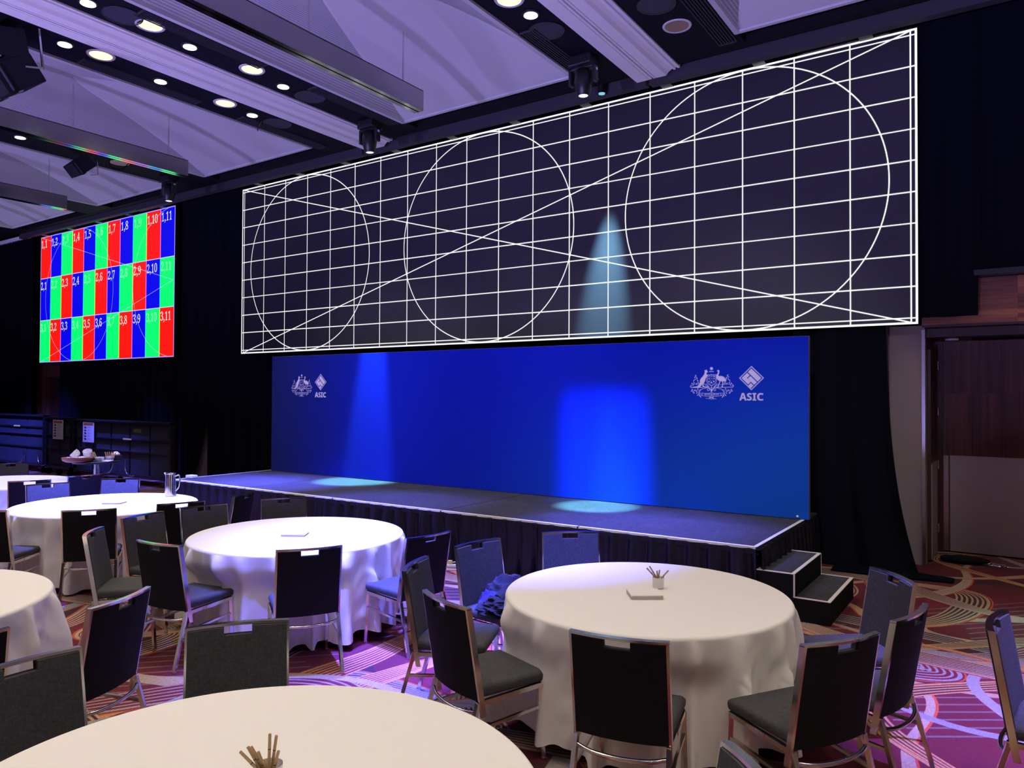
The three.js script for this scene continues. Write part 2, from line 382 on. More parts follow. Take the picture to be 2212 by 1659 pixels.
single('curtain', 'short black drape right of the grid screen above the door', 'curtain', drapeMesh(-1.0, -.36, 2.86, 6.9, -9.72, .02, .4, 8, (u, v) => [0, .02 * (1 - v)]), mat.drape, 'black stage curtains');
single('curtain', 'black drape at the upper right ending at a dark rail', 'curtain', drapeMesh(-.4, XR, 3.36, 6.9, -9.7, .03, .42, 9), mat.drape, 'black stage curtains');
single('curtain_rail', 'dark rail under the upper right drape', 'rail', [box(-.4, XR, 3.3, 3.36, -9.78, -9.66)], mat.blackGloss);
{
  const t = thing('curtain_track', 'white curtain track with hooks left of the coloured screen', 'track', [0, 0, 0]);
  part('rail', box(-26.5, -22.75, 6.27, 6.37, -9.66, -9.56), mat.beamWhite, t);
  for (let i = 0; i < 22; i++) part('hook', box(-26.4 + i * .165, -26.37 + i * .165, 6.2, 6.28, -9.63, -9.59), mat.blackSoft, t);
}

// ---------------------------------------------------------------- screens
const gridCanvas = canvas(2048, 564, (c, W, H) => {
  c.fillStyle = '#000'; c.fillRect(0, 0, W, H);
  const k = W / 12.32, ins = .07;
  c.strokeStyle = '#fff'; c.lineWidth = 3.4;
  const ln = (a, b, d, e) => { c.beginPath(); c.moveTo(a, b); c.lineTo(d, e); c.stroke(); };
  c.lineWidth = 4.5; c.strokeRect(2, 2, W - 4, H - 4); c.lineWidth = 2.9;
  for (let i = 0; i <= 19; i++) { const x = (ins + i * .6411) * k; ln(x, 0, x, H); }
  for (let j = 0; j <= 9; j++) { const y = (ins + j * (3.391 - 2 * ins) / 9) / 3.391 * H; ln(0, y, W, y); }
  ln(0, 0, W, H); ln(0, H, W, 0);
  for (const cx of [1.97, 6.16, 10.35]) { c.beginPath(); c.arc(cx * k, H / 2, H / 2 - 3, 0, 7); c.stroke(); }
});
{
  const t = thing('led_screen', 'wide black screen with a white test grid, circles and diagonals', 'screen', [-7.0975, 4.4825, -9.6]);
  part('cabinet', box(-6.16, 6.16, -1.6955, 1.6955, -.09, -.004), mat.blackSoft, t);
  const g = new THREE.PlaneGeometry(12.32, 3.391);
  part('picture', g, M({ color: lin(.028, .025, .034), roughness: .5, emissive: lin(1, 1, 1), emissiveMap: ctex(gridCanvas), emissiveIntensity: 1.15 }), t);
  for (let i = 0; i < 10; i++) part('hanging_clamp', box(-5.6 + i * 1.24, -5.45 + i * 1.24, 1.69, 1.76, -.08, .285), mat.blackGloss, t);
  const l = new THREE.RectAreaLight(new THREE.Color(.85, .9, 1), .05, 12.3, 3.39); l.name = 'screen_glow'; l.position.z = .03; l.rotation.y = Math.PI; t.add(l);
}
const cellCanvas = canvas(1408, 756, (c, W, H) => {
  const cols = ['#ff1400', '#0000eb', '#00ff74'], cw = W / 11, ch = H / 3;
  for (let r = 0; r < 3; r++) for (let k = 0; k < 11; k++) {
    const q = (k + [0, 1, 2][r]) % 3; c.fillStyle = cols[q]; c.fillRect(k * cw, r * ch, cw + 1, ch + 1);
  }
  const edge = { '01': '#ff78ff', '12': '#30e8ff', '20': '#ffe84a' };
  for (let r = 0; r < 3; r++) for (let k = 1; k < 11; k++) {
    const a = (k - 1 + r) % 3, b = (k + r) % 3; c.fillStyle = edge['' + a + b]; c.fillRect(k * cw - 3, r * ch, 6, ch);
  }
  c.fillStyle = '#d8d0ff'; for (let r = 1; r < 3; r++) c.fillRect(0, r * ch - 2, W, 4);
  c.strokeStyle = 'rgba(190,215,255,.75)'; c.lineWidth = 3; c.lineJoin = 'round';
  c.beginPath(); c.moveTo(0, 0); c.lineTo(W - 14, H * .49); c.lineTo(0, H); c.stroke();
  for (const x of [3.5, 11.0]) { c.beginPath(); c.ellipse(x * cw, H / 2, 2.98 * cw, H / 2, 0, 0, 7); c.stroke(); }
  c.strokeStyle = '#a8a0ff'; c.lineWidth = 6; c.strokeRect(2, 2, W - 4, H - 4);
  c.textBaseline = 'top'; c.font = '54px serif';
  for (let r = 0; r < 3; r++) for (let k = 0; k < 11; k++) {
    const q = (k + r) % 3; c.fillStyle = q === 2 ? '#9fffc8' : '#ffffff';
    c.save(); c.translate(k * cw + 5, r * ch + 8); c.scale(k > 8 ? .92 : 1, 1.15); c.fillText((r + 1) + ',' + (k + 1), 0, 0); c.restore();
  }
});
{
  const t = thing('led_screen', 'screen of numbered red, blue and green test blocks', 'screen', [-18.865, 4.4925, -9.6]);
  part('cabinet', box(-3.19, 3.19, -1.71, 1.71, -.09, -.004), mat.blackSoft, t);
  part('picture', new THREE.PlaneGeometry(6.37, 3.41), M({ color: lin(.006, .006, .006), roughness: .6, emissive: lin(1, 1, 1), emissiveMap: ctex(cellCanvas), emissiveIntensity: 1.02 }), t);
  for (let i = 0; i < 5; i++) part('hanging_clamp', box(-2.8 + i * 1.38, -2.66 + i * 1.38, 1.7, 1.78, -.08, .285), mat.blackGloss, t);
  const l = new THREE.RectAreaLight(new THREE.Color(.5, .6, 1), .12, 6.3, 3.4); l.name = 'screen_glow'; l.position.z = .03; l.rotation.y = Math.PI; t.add(l);
}
// ---------------------------------------------------------------- backdrop: printed blue wall with emblem and lettering
const INK = '#d9cfe4';
function emblem(c, x, y, w, h) {          // drawn on a 1043 x 775 field: kangaroo and emu holding a shield
  c.save(); c.translate(x, y); c.scale(w / 1043, h / 775); c.translate(-232, -265);
  c.fillStyle = c.strokeStyle = INK; c.lineJoin = c.lineCap = 'round';
  const blob = (p, fill = true) => {
    c.beginPath(); const n = p.length, m = (a, b) => [(a[0] + b[0]) / 2, (a[1] + b[1]) / 2];
    let s = m(p[n - 1], p[0]); c.moveTo(...s);
    for (let i = 0; i < n; i++) { const e = m(p[i], p[(i + 1) % n]); c.quadraticCurveTo(...p[i], ...e); }
    c.closePath(); fill ? c.fill() : c.stroke();
  };
  const line = (w0, ...p) => { c.lineWidth = w0; c.beginPath(); c.moveTo(...p[0]); for (let i = 1; i < p.length - 1; i++) { const e = i === p.length - 2 ? p[i + 1] : [(p[i][0] + p[i + 1][0]) / 2, (p[i][1] + p[i + 1][1]) / 2]; c.quadraticCurveTo(...p[i], ...e); } if (p.length === 2) c.lineTo(...p[1]); c.stroke(); };
  // star and wreath
  c.beginPath(); for (let i = 0; i < 14; i++) { const a = i / 14 * 6.2832 - 1.571, r = i % 2 ? 27 : 50; c.lineTo(750 + r * Math.cos(a), 311 + r * Math.sin(a)); } c.closePath(); c.fill();
  line(20, [704, 380], [718, 380]); line(20, [742, 380], [758, 380]); line(20, [782, 380], [796, 380]);
  // kangaroo
  blob([[575, 325], [592, 348], [612, 350], [630, 320], [640, 350], [668, 388], [655, 405], [630, 402], [632, 440], [668, 470], [640, 500], [622, 520], [606, 560], [602, 600], [574, 640], [556, 690], [566, 725], [668, 732], [668, 752], [540, 752], [530, 700], [545, 655], [520, 690], [490, 735], [440, 752], [290, 752], [300, 735], [400, 728], [450, 690], [474, 640], [468, 590], [490, 540], [550, 480], [586, 420], [590, 380]]);
  // emu
  blob([[870, 378], [888, 352], [915, 338], [938, 356], [938, 400], [922, 440], [908, 488], [950, 484], [1010, 486], [1060, 520], [1092, 570], [1100, 618], [1060, 615], [1020, 612], [970, 612], [920, 600], [880, 560], [856, 520], [862, 480], [890, 430], [905, 390], [890, 376]]);
  line(20, [955, 600], [930, 670], [905, 738]); line(20, [1012, 606], [1022, 670], [1000, 738]); line(14, [905, 738], [880, 742]); line(14, [1000, 738], [975, 742]); line(12, [1000, 738], [1020, 742]);
  // shield
  c.lineWidth = 14; c.beginPath(); c.moveTo(640, 452); c.quadraticCurveTo(690, 470, 750, 450); c.quadraticCurveTo(810, 470, 862, 452); c.lineTo(862, 610); c.quadraticCurveTo(840, 680, 750, 706); c.quadraticCurveTo(660, 680, 640, 610); c.closePath(); c.stroke();
  c.lineWidth = 6; c.strokeRect(658, 478, 186, 120); line(5, [720, 478], [720, 600]); line(5, [782, 478], [782, 600]);
  for (const [a, b, r] of [[690, 500, 14], [690, 545, 16], [752, 495, 12], [752, 545, 12], [812, 500, 16], [812, 545, 16], [690, 620, 20], [748, 636, 22], [806, 616, 18], [720, 660, 10], [780, 655, 10]]) { c.beginPath(); c.ellipse(a, b, r, r * .8, .4, 0, 7); c.fill(); }
  // perch with curled ends
  line(15, [540, 752], [280, 752], [240, 748], [238, 712], [262, 700], [276, 718]); line(15, [860, 748], [1220, 746], [1262, 738], [1266, 700], [1240, 690], [1226, 706]);
  // scrolls and stems below
  for (const s of [-1, 1]) {
    const X = (v) => 750 + s * v;
    line(14, [X(0), 850], [X(40), 770], [X(90), 700], [X(130), 660]); line(12, [X(0), 850], [X(60), 740], [X(150), 690], [X(180), 660]);
    line(13, [X(20), 800], [X(70), 770], [X(110), 800], [X(80), 835], [X(50), 815]); line(12, [X(0), 860], [X(20), 760], [X(0), 720]);
    line(13, [X(60), 752], [X(220), 770], [X(300), 850], [X(270), 900], [X(220), 880]);
    line(9, [X(300), 830], [X(330), 890], [X(260), 965]); line(9, [X(250), 800], [X(380), 830], [X(480), 840]); line(9, [X(200), 690], [X(330), 690], [X(470), 660]); line(9, [X(280), 680], [X(350), 590], [X(380), 470]);
    const leaves = [[380, 470], [400, 510], [350, 530], [395, 560], [330, 590], [425, 590], [420, 640], [470, 660], [360, 660], [440, 690], [320, 650], [480, 830], [440, 860], [400, 810], [360, 840], [420, 880], [460, 800], [330, 780], [300, 900], [330, 930], [260, 970], [285, 940], [240, 930], [350, 880]];
    leaves.forEach(([a, b], i) => { c.beginPath(); c.ellipse(X(a), b, 24, 10, s * (i % 2 ? .9 : -.7), 0, 7); c.fill(); });
  }
  // banner
  c.lineWidth = 10; c.beginPath(); c.moveTo(540, 880); c.quadraticCurveTo(640, 905, 750, 872); c.quadraticCurveTo(860, 905, 960, 880); c.lineTo(960, 945); c.quadraticCurveTo(860, 970, 750, 940); c.quadraticCurveTo(640, 970, 540, 945); c.closePath(); c.stroke();
  c.font = 'bold 58px serif'; c.textAlign = 'center'; c.textBaseline = 'middle'; c.fillText('AUSTRALIA', 750, 912);
  line(11, [690, 960], [750, 1000], [860, 1020]); line(11, [810, 960], [750, 1000], [615, 1010]); line(11, [720, 965], [690, 1030]); line(11, [780, 965], [800, 1030]);
  c.beginPath(); c.arc(750, 995, 30, 0, 7); c.stroke();
  c.restore();
}
function diamond(c, cx, cy, w, h) {       // nested lozenge of bars
  c.save(); c.translate(cx, cy); c.scale(w / 566, h / 566); c.rotate(Math.PI / 4);
  c.strokeStyle = c.fillStyle = INK; c.lineWidth = 22; const s = 200; c.strokeRect(-s + 11, -s + 11, 2 * s - 22, 2 * s - 22);
  const a = 158, g = 18;                   // inner square -a..a
  c.fillRect(-a, -a, 2 * a, 118);                                       // long upper right bar
  c.fillRect(-52, -a + 118 + g, a + 52, 92);                            // middle bar
  c.fillRect(-a, -a + 118 + g, 88, 2 * a - 118 - g); c.fillRect(-a, a - 88, 210, 88);   // bent bar on the left
  c.clearRect; c.fillRect(-a + 228, -a + 228 + g, a * 2 - 228, 88);                     // small square
  c.restore();
}
const BD = { x0: -10.99, x1: -1.9, y0: .605, y1: 2.622, z: -8.6 };
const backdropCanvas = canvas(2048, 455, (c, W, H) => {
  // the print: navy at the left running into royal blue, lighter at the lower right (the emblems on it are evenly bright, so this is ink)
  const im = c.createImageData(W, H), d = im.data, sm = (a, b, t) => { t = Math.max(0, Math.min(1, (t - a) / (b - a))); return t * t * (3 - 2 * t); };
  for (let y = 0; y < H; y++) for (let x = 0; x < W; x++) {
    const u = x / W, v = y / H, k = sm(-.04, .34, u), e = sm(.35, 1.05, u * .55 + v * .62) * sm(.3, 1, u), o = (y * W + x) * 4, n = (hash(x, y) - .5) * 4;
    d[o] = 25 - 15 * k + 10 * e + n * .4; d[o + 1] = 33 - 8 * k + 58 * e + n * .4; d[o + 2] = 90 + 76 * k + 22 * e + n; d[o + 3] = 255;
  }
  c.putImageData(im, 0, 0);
  const px = (x) => (x - BD.x0) / (BD.x1 - BD.x0) * W, py = (y) => (BD.y1 - y) / (BD.y1 - BD.y0) * H;
  const place = (ex, dx, tx) => {
    emblem(c, px(ex), py(2.305), px(ex + .53) - px(ex), py(1.912) - py(2.305));
    diamond(c, px(dx), py(2.165), px(.285) - px(0), py(2.025) - py(2.305));
    c.fillStyle = INK; c.font = 'bold 27px sans-serif'; c.textAlign = 'center'; c.textBaseline = 'alphabetic';
    c.save(); c.translate(px(tx), py(1.908)); const tw = c.measureText('ASIC').width; c.scale((px(.275) - px(0)) / tw, .98); c.lineWidth = .4; c.strokeStyle = INK; c.fillText('ASIC', 0, 0); c.strokeText('ASIC', 0, 0); c.restore();
  };
  place(-10.465, -9.725, -9.725); place(-3.252, -2.522, -2.522);
});
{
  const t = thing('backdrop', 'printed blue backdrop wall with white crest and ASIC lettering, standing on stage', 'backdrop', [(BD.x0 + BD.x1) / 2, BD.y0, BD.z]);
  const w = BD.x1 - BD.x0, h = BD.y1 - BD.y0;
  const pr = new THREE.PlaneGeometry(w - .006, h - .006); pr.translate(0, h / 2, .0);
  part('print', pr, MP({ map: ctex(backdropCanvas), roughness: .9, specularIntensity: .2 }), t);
  part('frame', box(-w / 2, w / 2, 0, h, -.06, -.003), M({ color: lin(.12, .12, .2), roughness: .6 }), t);
  part('base_stud', new THREE.SphereGeometry(.014, 10, 8).translate(w / 2 - .12, .03, .01), mat.tapeWhite, t);
}
// ---------------------------------------------------------------- stage
const ST = { x0: -11.1, x1: -1.95, z0: -9.24, z1: -6.8, h: .6 };
function pleats(L, H, n, sd) {             // gathered skirt hanging along local x
  return thick(sheet((u, v) => {
    const x = u * L, d = 1 - v, ph = x * 2 * Math.PI * n / L;
    const f = Math.sin(ph + 1.6 * noise.noise(x * 1.3, v * .6, sd)) + .5 * Math.sin(ph * 2.1 + 2 * noise.noise(x * .8, v, sd + 4));
    return [x + .03 * noise.noise(x * 3, v * 2, sd) * d, v * H, (.055 * f * (.35 + .65 * d)) + .05 * d * noise.noise(x * .7, 1, sd)];
  }, Math.round(L * 42), 9, (u, v) => [u * L, v * H]), .003);
}
{
  const t = thing('stage', 'low black stage with dark deck panels, white edge tape and black skirt', 'stage', [ST.x0, 0, ST.z1]);
  const L = ST.x1 - ST.x0, D = ST.z1 - ST.z0, n = 5;
  for (let i = 0; i < n; i++) part('deck_panel', rbox(i * L / n + .003, (i + 1) * L / n - .003, ST.h - .05, ST.h - .002 * (i % 2), -D, 0, .004, 1), mat.deck, t);
  part('deck_frame', box(.02, L - .02, ST.h - .13, ST.h - .052, -D + .02, -.03), mat.blackSoft, t);
  for (let i = 0; i <= n; i++) for (const z of [-.12, -D / 2, -D + .1]) part('leg', cyl(Math.min(L - .1, Math.max(.1, i * L / n)), 0, ST.h - .13, z, .024, .024, 10), mat.blackSoft, t);
  for (let i = 0; i < n; i++) part('edge_tape', [box(i * L / n + .008, (i + 1) * L / n - .01, ST.h - .001, ST.h + .0015, -.035, .001), box(i * L / n + .008, (i + 1) * L / n - .01, ST.h - .02, ST.h + .001, .0005, .002)], mat.tapeWhite, t);
  part('edge_tape', box(L - .035, L + .002, ST.h - .001, ST.h + .002, -1.95, -.002), mat.tapeWhite, t);
  part('edge_tape', box(-.001, .03, ST.h - .001, ST.h + .002, -D, -.002), mat.tapeWhite, t);
  part('loose_tape', thick(sheet((u, v) => { const a = u * 2.6; return [L - .02 + v * .03 + .02 * Math.sin(a), ST.h + .0 + .0 * u + .012 * Math.sin(a) - .11 * u * u, -1.93 - .26 * Math.min(1, u * 1.3) + .04 * u * u]; }, 16, 1), .001), mat.tapeWhite, t);
  const f = part('skirt', pleats(L, ST.h - .02, 44, 1), mat.skirt, t); f.position.set(0, .006, .03);
  const s = part('skirt', pleats(D, ST.h - .02, 14, 2), mat.skirt, t); s.rotation.y = Math.PI / 2; s.position.set(L + .03, .006, .0);
  const s2 = part('skirt', pleats(D, ST.h - .02, 14, 3), mat.skirt, t); s2.rotation.y = Math.PI / 2; s2.position.set(-.03, .006, .0);
  part('skirt_band', [box(-.03, L + .03, ST.h - .06, ST.h - .021, .002, .03), box(L + .001, L + .03, ST.h - .06, ST.h - .021, -D, .03)], mat.skirt, t);
}
single('small_box', 'small white box lying on the far left corner of the stage', 'box', rbox(-11.1, -10.94, .602, .65, -7.14, -7.02, .012), mat.ceramic);
{
  const t = thing('stage_steps', 'black two-step stage stairs outlined with white tape', 'steps', [-1.97, 0, -6.8]);
  part('lower_step', rbox(.345, .64, 0, .2, -1.07, 0, .006, 1), mat.blackSoft, t);
  part('upper_step', rbox(.02, .345, 0, .4, -1.07, 0, .006, 1), mat.blackSoft, t);
  part('tread', box(.35, .61, .2, .2035, -1.03, -.03), mat.deck, t);
  part('tread', box(.05, .315, .4, .4035, -1.03, -.03), mat.deck, t);
  const T = (a) => part('tape', a, mat.tapeWhite, t);
  T(box(.61, .641, .199, .205, -1.07, .001)); T(box(.315, .346, .399, .405, -1.07, .001)); T(box(.019, .046, .399, .405, -1.07, .001));
  T(box(.345, .641, .199, .2048, -.028, .0012)); T(box(.02, .346, .399, .4048, -.028, .0012)); T(box(.345, .641, .199, .2048, -1.071, -1.05)); T(box(.02, .346, .399, .4048, -1.071, -1.05));
  T(box(.336, .348, .2, .4, -.012, .0013)); T(box(.336, .348, .2, .4, -1.0713, -1.06));
}
// ---------------------------------------------------------------- ceiling fittings
function spot(parent, from, to, rgb, cd, angle, pen, size = 4) {
  const l = new THREE.SpotLight(new THREE.Color().setRGB(...rgb), cd, 0, angle, pen, 2);
  l.position.set(...from); l.target.position.set(...to); l.target.name = 'aim'; l.name = 'beam'; l.castShadow = true; l.shadow.radius = size; l.shadow.mapSize.set(512, 512);
  parent.add(l, l.target); return l;
}
const glowWarm = M({ color: lin(.1, .1, .08), emissive: lin(1.6, 1.4, .72), emissiveIntensity: 1 });
const glowCool = M({ color: lin(.1, .1, .1), emissive: lin(.86, .93, 1), emissiveIntensity: 2.2 });
const ringMat = M({ color: lin(.62, .58, .6), roughness: .4 });
const copper = M({ color: lin(.42, .24, .17), roughness: .4, metalness: .5 });
const ringGeo = lathe([[.125, .03], [.128, 0], [.135, -.01], [.158, -.012], [.165, 0], [.165, .004]], 36);
const discGeo = new THREE.CylinderGeometry(.128, .128, .008, 32);
function downlight(x, z, label, lit = true) {
  const t = thing('downlight', label, 'downlight', [x, CEIL, z], 0, 'round warm downlights');
  part('trim_ring', ringGeo, ringMat, t);
  if (!lit) { part('reflector', lathe([[.13, -.009], [.1, -.005], [.001, -.003]], 28), copper, t); return; }
  const d = part('lens', discGeo, glowWarm, t); d.position.y = -.004;
  spot(t, [0, -.03, 0], [0, -4, 0], WARM, WARM_I, 1.05, .9, 6);
}
const finGeo = new THREE.TorusGeometry(.085, .016, 8, 24).rotateX(Math.PI / 2);
const coolDisc = new THREE.CylinderGeometry(.066, .078, .03, 24);
function stageLamp(x, z, label, aim, cd, ang, rgb = BLUE) {
  const t = thing('spot_lamp', label, 'spotlight', [x, CEIL, z], 0, 'small cool ceiling lamps');
  part('bezel', finGeo, mat.blackGloss, t).position.y = -.005;
  part('lens', coolDisc, glowCool, t).position.y = -.012;
  if (cd) spot(t, [0, -.045, 0], [aim[0] - x, aim[1] - CEIL, aim[2] - z], rgb, cd, ang, .75, 4);
}
function uplight(x, z, aim) {  // unseen fitting added to give the ceiling its violet light
  const t = thing('added_floor_uplight', 'added violet floor uplight outside the picture to tint the ceiling', 'uplight', [x, 0, z], 0, 'added violet floor uplights');
  part('base', rbox(-.16, .16, 0, .05, -.12, .12, .015), mat.blackGloss, t);
  const h = part('head', new THREE.CylinderGeometry(.11, .09, .2, 24).translate(0, .19, 0), mat.blackGloss, t);
  part('lens', new THREE.CylinderGeometry(.095, .095, .006, 24).translate(0, .292, 0), M({ color: lin(.05, .05, .05), emissive: lin(...UP), emissiveIntensity: 1.5 }), h);
  spot(t, [0, .31, 0], [aim[0] - x, aim[1], aim[2] - z], UP, UP_I, .62, 1, 5);
}
for (const x of [-23, -17.6, -11.5, -6.4, -1.2, 3.6]) uplight(x, 5.2, [x, CEIL + .4, -3.2]);
function speaker(x, z, label) {
  const t = thing('ceiling_speaker', label, 'speaker', [x, CEIL, z], 0, 'round black ceiling speakers');
  part('rim', lathe([[.2, .004], [.215, -.004], [.21, -.014], [.195, -.012]], 36), mat.blackGloss, t);
  part('grille', new THREE.CylinderGeometry(.197, .197, .01, 36).translate(0, -.004, 0), mat.fascia, t);
}
const slatGeo = box(-.006, .006, -.02, -.004, -.8, .8);
function vent(x, z, label) {
  const t = thing('linear_vent', label, 'vent', [x, CEIL, z], 0, 'slotted ceiling vents');
  part('frame', [box(-.11, -.098, -.02, 0, -.82, .82), box(.098, .11, -.02, 0, -.82, .82), box(-.11, .11, -.02, 0, -.82, -.808), box(-.11, .11, -.02, 0, .808, .82)], mat.fascia, t);
  for (const k of [-.066, -.033, 0, .033, .066]) part('slat', slatGeo, mat.fascia, t).position.x = k;
}
// visible warm downlights, then the same rows carried on over the camera, whose light falls on the near tables
downlight(-8.26, -4.72, 'lit warm downlight beside the upper left speaker, right of the white beam');
downlight(-9.51, -4.8, 'lit warm downlight left of the white beam, nearest the loudspeakers');
downlight(-8.27, -6.11, 'lit warm downlight right of the white beam, halfway to the grid screen');
downlight(-9.56, -6.61, 'lit warm downlight left of the white beam, farther from the loudspeakers');
downlight(-4.5, -6.55, 'warm downlight cut by the top edge, above the small cool lamp');
downlight(-3.22, -8.09, 'unlit downlight with a copper reflector near the right box beam', false);
downlight(-3.24, -7.05, 'warm downlight at the top edge behind the right speaker');
downlight(1.25, -7.7, 'warm ceiling downlight outside the picture before the door');
downlight(2.0, -5.6, 'warm ceiling downlight outside the picture over the right carpet');
downlight(-13.65, -5.0, 'warm downlight in the far left dark strip under the steel pendant');
downlight(-13.65, -7.25, 'pale downlight half hidden by the steel pendant on the far left', false);
downlight(-17.65, -6.6, 'small warm downlight in the leftmost dark strip');
for (const x of [-13.65, -9.53, -8.27, -4.5, -3.23, .8, 2.0]) for (const z of [-3.1, -1.2, 1.8, 4.2]) {
  if (x < -9 && z > 1) continue;
  downlight(x, z, 'warm ceiling downlight outside the picture above the tables');
}
// cool lamps: the blue pools on carpet, tables and stage
stageLamp(-8.33, -4.06, 'cool lamp cut by the top edge above the left speaker', [-9.3, 0, -4.9], 1500, .3);
stageLamp(-9.55, -4.39, 'cool lamp beside the hanging loudspeakers', [-8.35, .6, -4.5], 1400, .27);
stageLamp(-8.34, -5.27, 'cool lamp between two warm downlights right of the white beam', [-6.6, .3, -6.9], 600, .24);
stageLamp(-9.6, -5.64, 'cool lamp between two warm downlights left of the white beam', [-10.3, .6, -7.2], 900, .24);
stageLamp(-8.344, -6.67, 'cool lamp next to the far speaker right of the white beam', [-9.4, .6, -7.4], 1000, .24);
stageLamp(-9.593, -7.1, 'cool lamp next to the far speaker left of the white beam', [-12.4, .3, -6.6], 320, .25);
stageLamp(-4.468, -6.93, 'cool lamp in the dark strip above the middle of the grid screen', [-3.3, .6, -7.2], 650, .27);
stageLamp(-13.65, -5.6, 'cool lamp in the far left strip beside the steel pendant', [-11.0, .3, -5.3], 420, .28);
stageLamp(-4.5, -3.9, 'cool ceiling lamp over the middle tables', [-4.3, .5, -4.75], 1100, .33);
stageLamp(-4.5, -2.4, 'cool ceiling lamp over the gap between the middle tables', [-4.0, 0, -3.7], 420, .22);
stageLamp(-3.23, -3.4, 'cool ceiling lamp over the far side of the pens table', [-3.3, 0, -5.25], 620, .26);
stageLamp(.8, -4.5, 'cool ceiling lamp over the open carpet at the right', [.15, 0, -5.3], 560, .25, [.24, .17, 1]);
stageLamp(.8, -6.6, 'cyan ceiling lamp over the carpet near the door', [.15, 0, -7.6], 60, .14, [.3, .9, 1]);
stageLamp(-17.65, -5.2, 'cool lamp in the leftmost dark strip', [-21.3, .8, -8.7], 1300, .25);
stageLamp(-17.65, -7.4, 'second cool lamp in the leftmost dark strip', [-16.6, .7, -8.7], 500, .3);
// front wash on the backdrop
{
  // profile lamp with four shutter blades, which give its patch on the backdrop straight edges
  const P = V(-4.5, CEIL - .25, -1.6), A = V(-4.42, 1.2, -8.6), t = thing('profile_lamp', 'ceiling profile lamp outside the picture aimed at the middle of the backdrop', 'spotlight', P.toArray());
  t.lookAt(A);                                                     // local +z runs along the beam
  const D = P.distanceTo(A), q = .4, hw = .6 * q / D, up = .68 * q / D, dn = .75 * q / D;
  part('body', new THREE.CylinderGeometry(.1, .1, .3, 24).rotateX(Math.PI / 2).translate(0, 0, -.22), mat.blackGloss, t);
  part('lens', new THREE.CylinderGeometry(.05, .05, .01, 24).rotateX(Math.PI / 2).translate(0, 0, -.065), glowCool, t);
  part('hanger', bar(V(0, 0, -.2), V(0, .26, -.2), .03), mat.blackGloss, t);
  for (const sgn of [-1, 1]) part('shutter', sgn < 0 ? box(-.2, -hw, -.2, .2, q, q + .004) : box(hw, .2, -.2, .2, q, q + .004), mat.blackSoft, t);
  part('shutter', box(-.2, .2, up, .2, q + .006, q + .01), mat.blackSoft, t); part('shutter', box(-.2, .2, -.2, -dn, q + .006, q + .01), mat.blackSoft, t);
  part('shutter_frame', [box(-.21, -.2, -.2, .2, -.05, q), box(.2, .21, -.2, .2, -.05, q), box(-.2, .2, .2, .21, -.05, q), box(-.2, .2, -.21, -.2, -.05, q)], mat.blackSoft, t);
  const l = spot(t, [0, 0, 0], [0, 0, 5], [.05, .2, 1], 820, .16, .3, .5);
}
for (const [x, tx, side] of [[-.5, -3.4, 'right'], [-5.5, -6.6, 'middle'], [-10.5, -9.6, 'left']]) stageLamp(x, .5, 'ceiling wash lamp outside the picture for the ' + side + ' of the stage', [tx, 1.7, -8.6], 190, .3, [.75, .75, 1]);
speaker(-8.3, -4.42, 'black round speaker touching a warm downlight at the upper left');
speaker(-8.335, -7.13, 'black round speaker past the last cool lamp right of the white beam');
speaker(-9.576, -7.55, 'black round speaker with a hanging cable left of the white beam');
speaker(-4.52, -7.354, 'black round speaker above the middle of the grid screen');
speaker(-3.225, -7.51, 'black round speaker at the top edge beside the unlit downlight');
single('hanging_cable', 'short loop of cable hanging from the speaker left of the white beam', 'cable', tube([V(-9.7, CEIL, -7.35), V(-9.72, 6.08, -7.3), V(-9.7, 6.02, -7.28)], .008, 8, 6), mat.chrome);
single('hanging_cable', 'thin black cable loop under the far left dark strip', 'cable', tube([V(-13.5, 6.2, -7.0), V(-13.4, 6.02, -6.95), V(-13.3, 5.98, -7.1), V(-13.35, 6.19, -7.3)], .008, 20, 6), mat.blackSoft);
vent(-9.86, -5.55, 'slotted vent left of the white beam beside the warm downlights');
vent(-8.05, -5.3, 'slotted vent along the coffer right of the white beam');
vent(-9.86, -7.9, 'slotted vent near the far speaker left of the white beam');
vent(-8.05, -7.75, 'slotted vent near the far speaker right of the white beam');
vent(-4.72, -8.05, 'slotted vent beside the coffer above the middle of the grid screen');
vent(-2.86, -8.0, 'slotted vent beside the upper right coffer');
// suspended steel light bars
const rodGeo = cyl(0, 0, .66, 0, .011, .011, 10);
[[-6.38, 'brushed steel pendant bar hanging in front of the grid screen'], [-11.55, 'brushed steel pendant bar hanging above the gap between the screens'], [-15.65, 'brushed steel pendant bar above the coloured screen'], [-19.75, 'faint steel pendant bar at the far left edge']].forEach(([x, label]) => {
  const t = thing('pendant_bar', label, 'light', [x, 5.6, -7.24], 0, 'suspended steel bars');
  const Lb = 12;
  part('housing', [box(-.075, -.069, 0, .26, 0, Lb), box(.069, .075, 0, .26, 0, Lb), box(-.075, .075, .25, .26, 0, Lb)], mat.steel, t);
  part('end_cap', box(-.075, .075, 0, .26, -.006, 0), mat.steel, t);
  part('bottom_plate', [box(-.0685, -.012, .0, .008, .0, Lb), box(.012, .0685, .0, .008, .0, Lb)], mat.polished, t);
  part('slot', box(-.012, .012, .02, .024, .01, Lb), mat.blackSoft, t);
  for (const z of [.3, 1.8, 3.3, 4.8, 6.3]) part('rod', rodGeo, mat.chrome, t).position.set(0, .26, z);
});
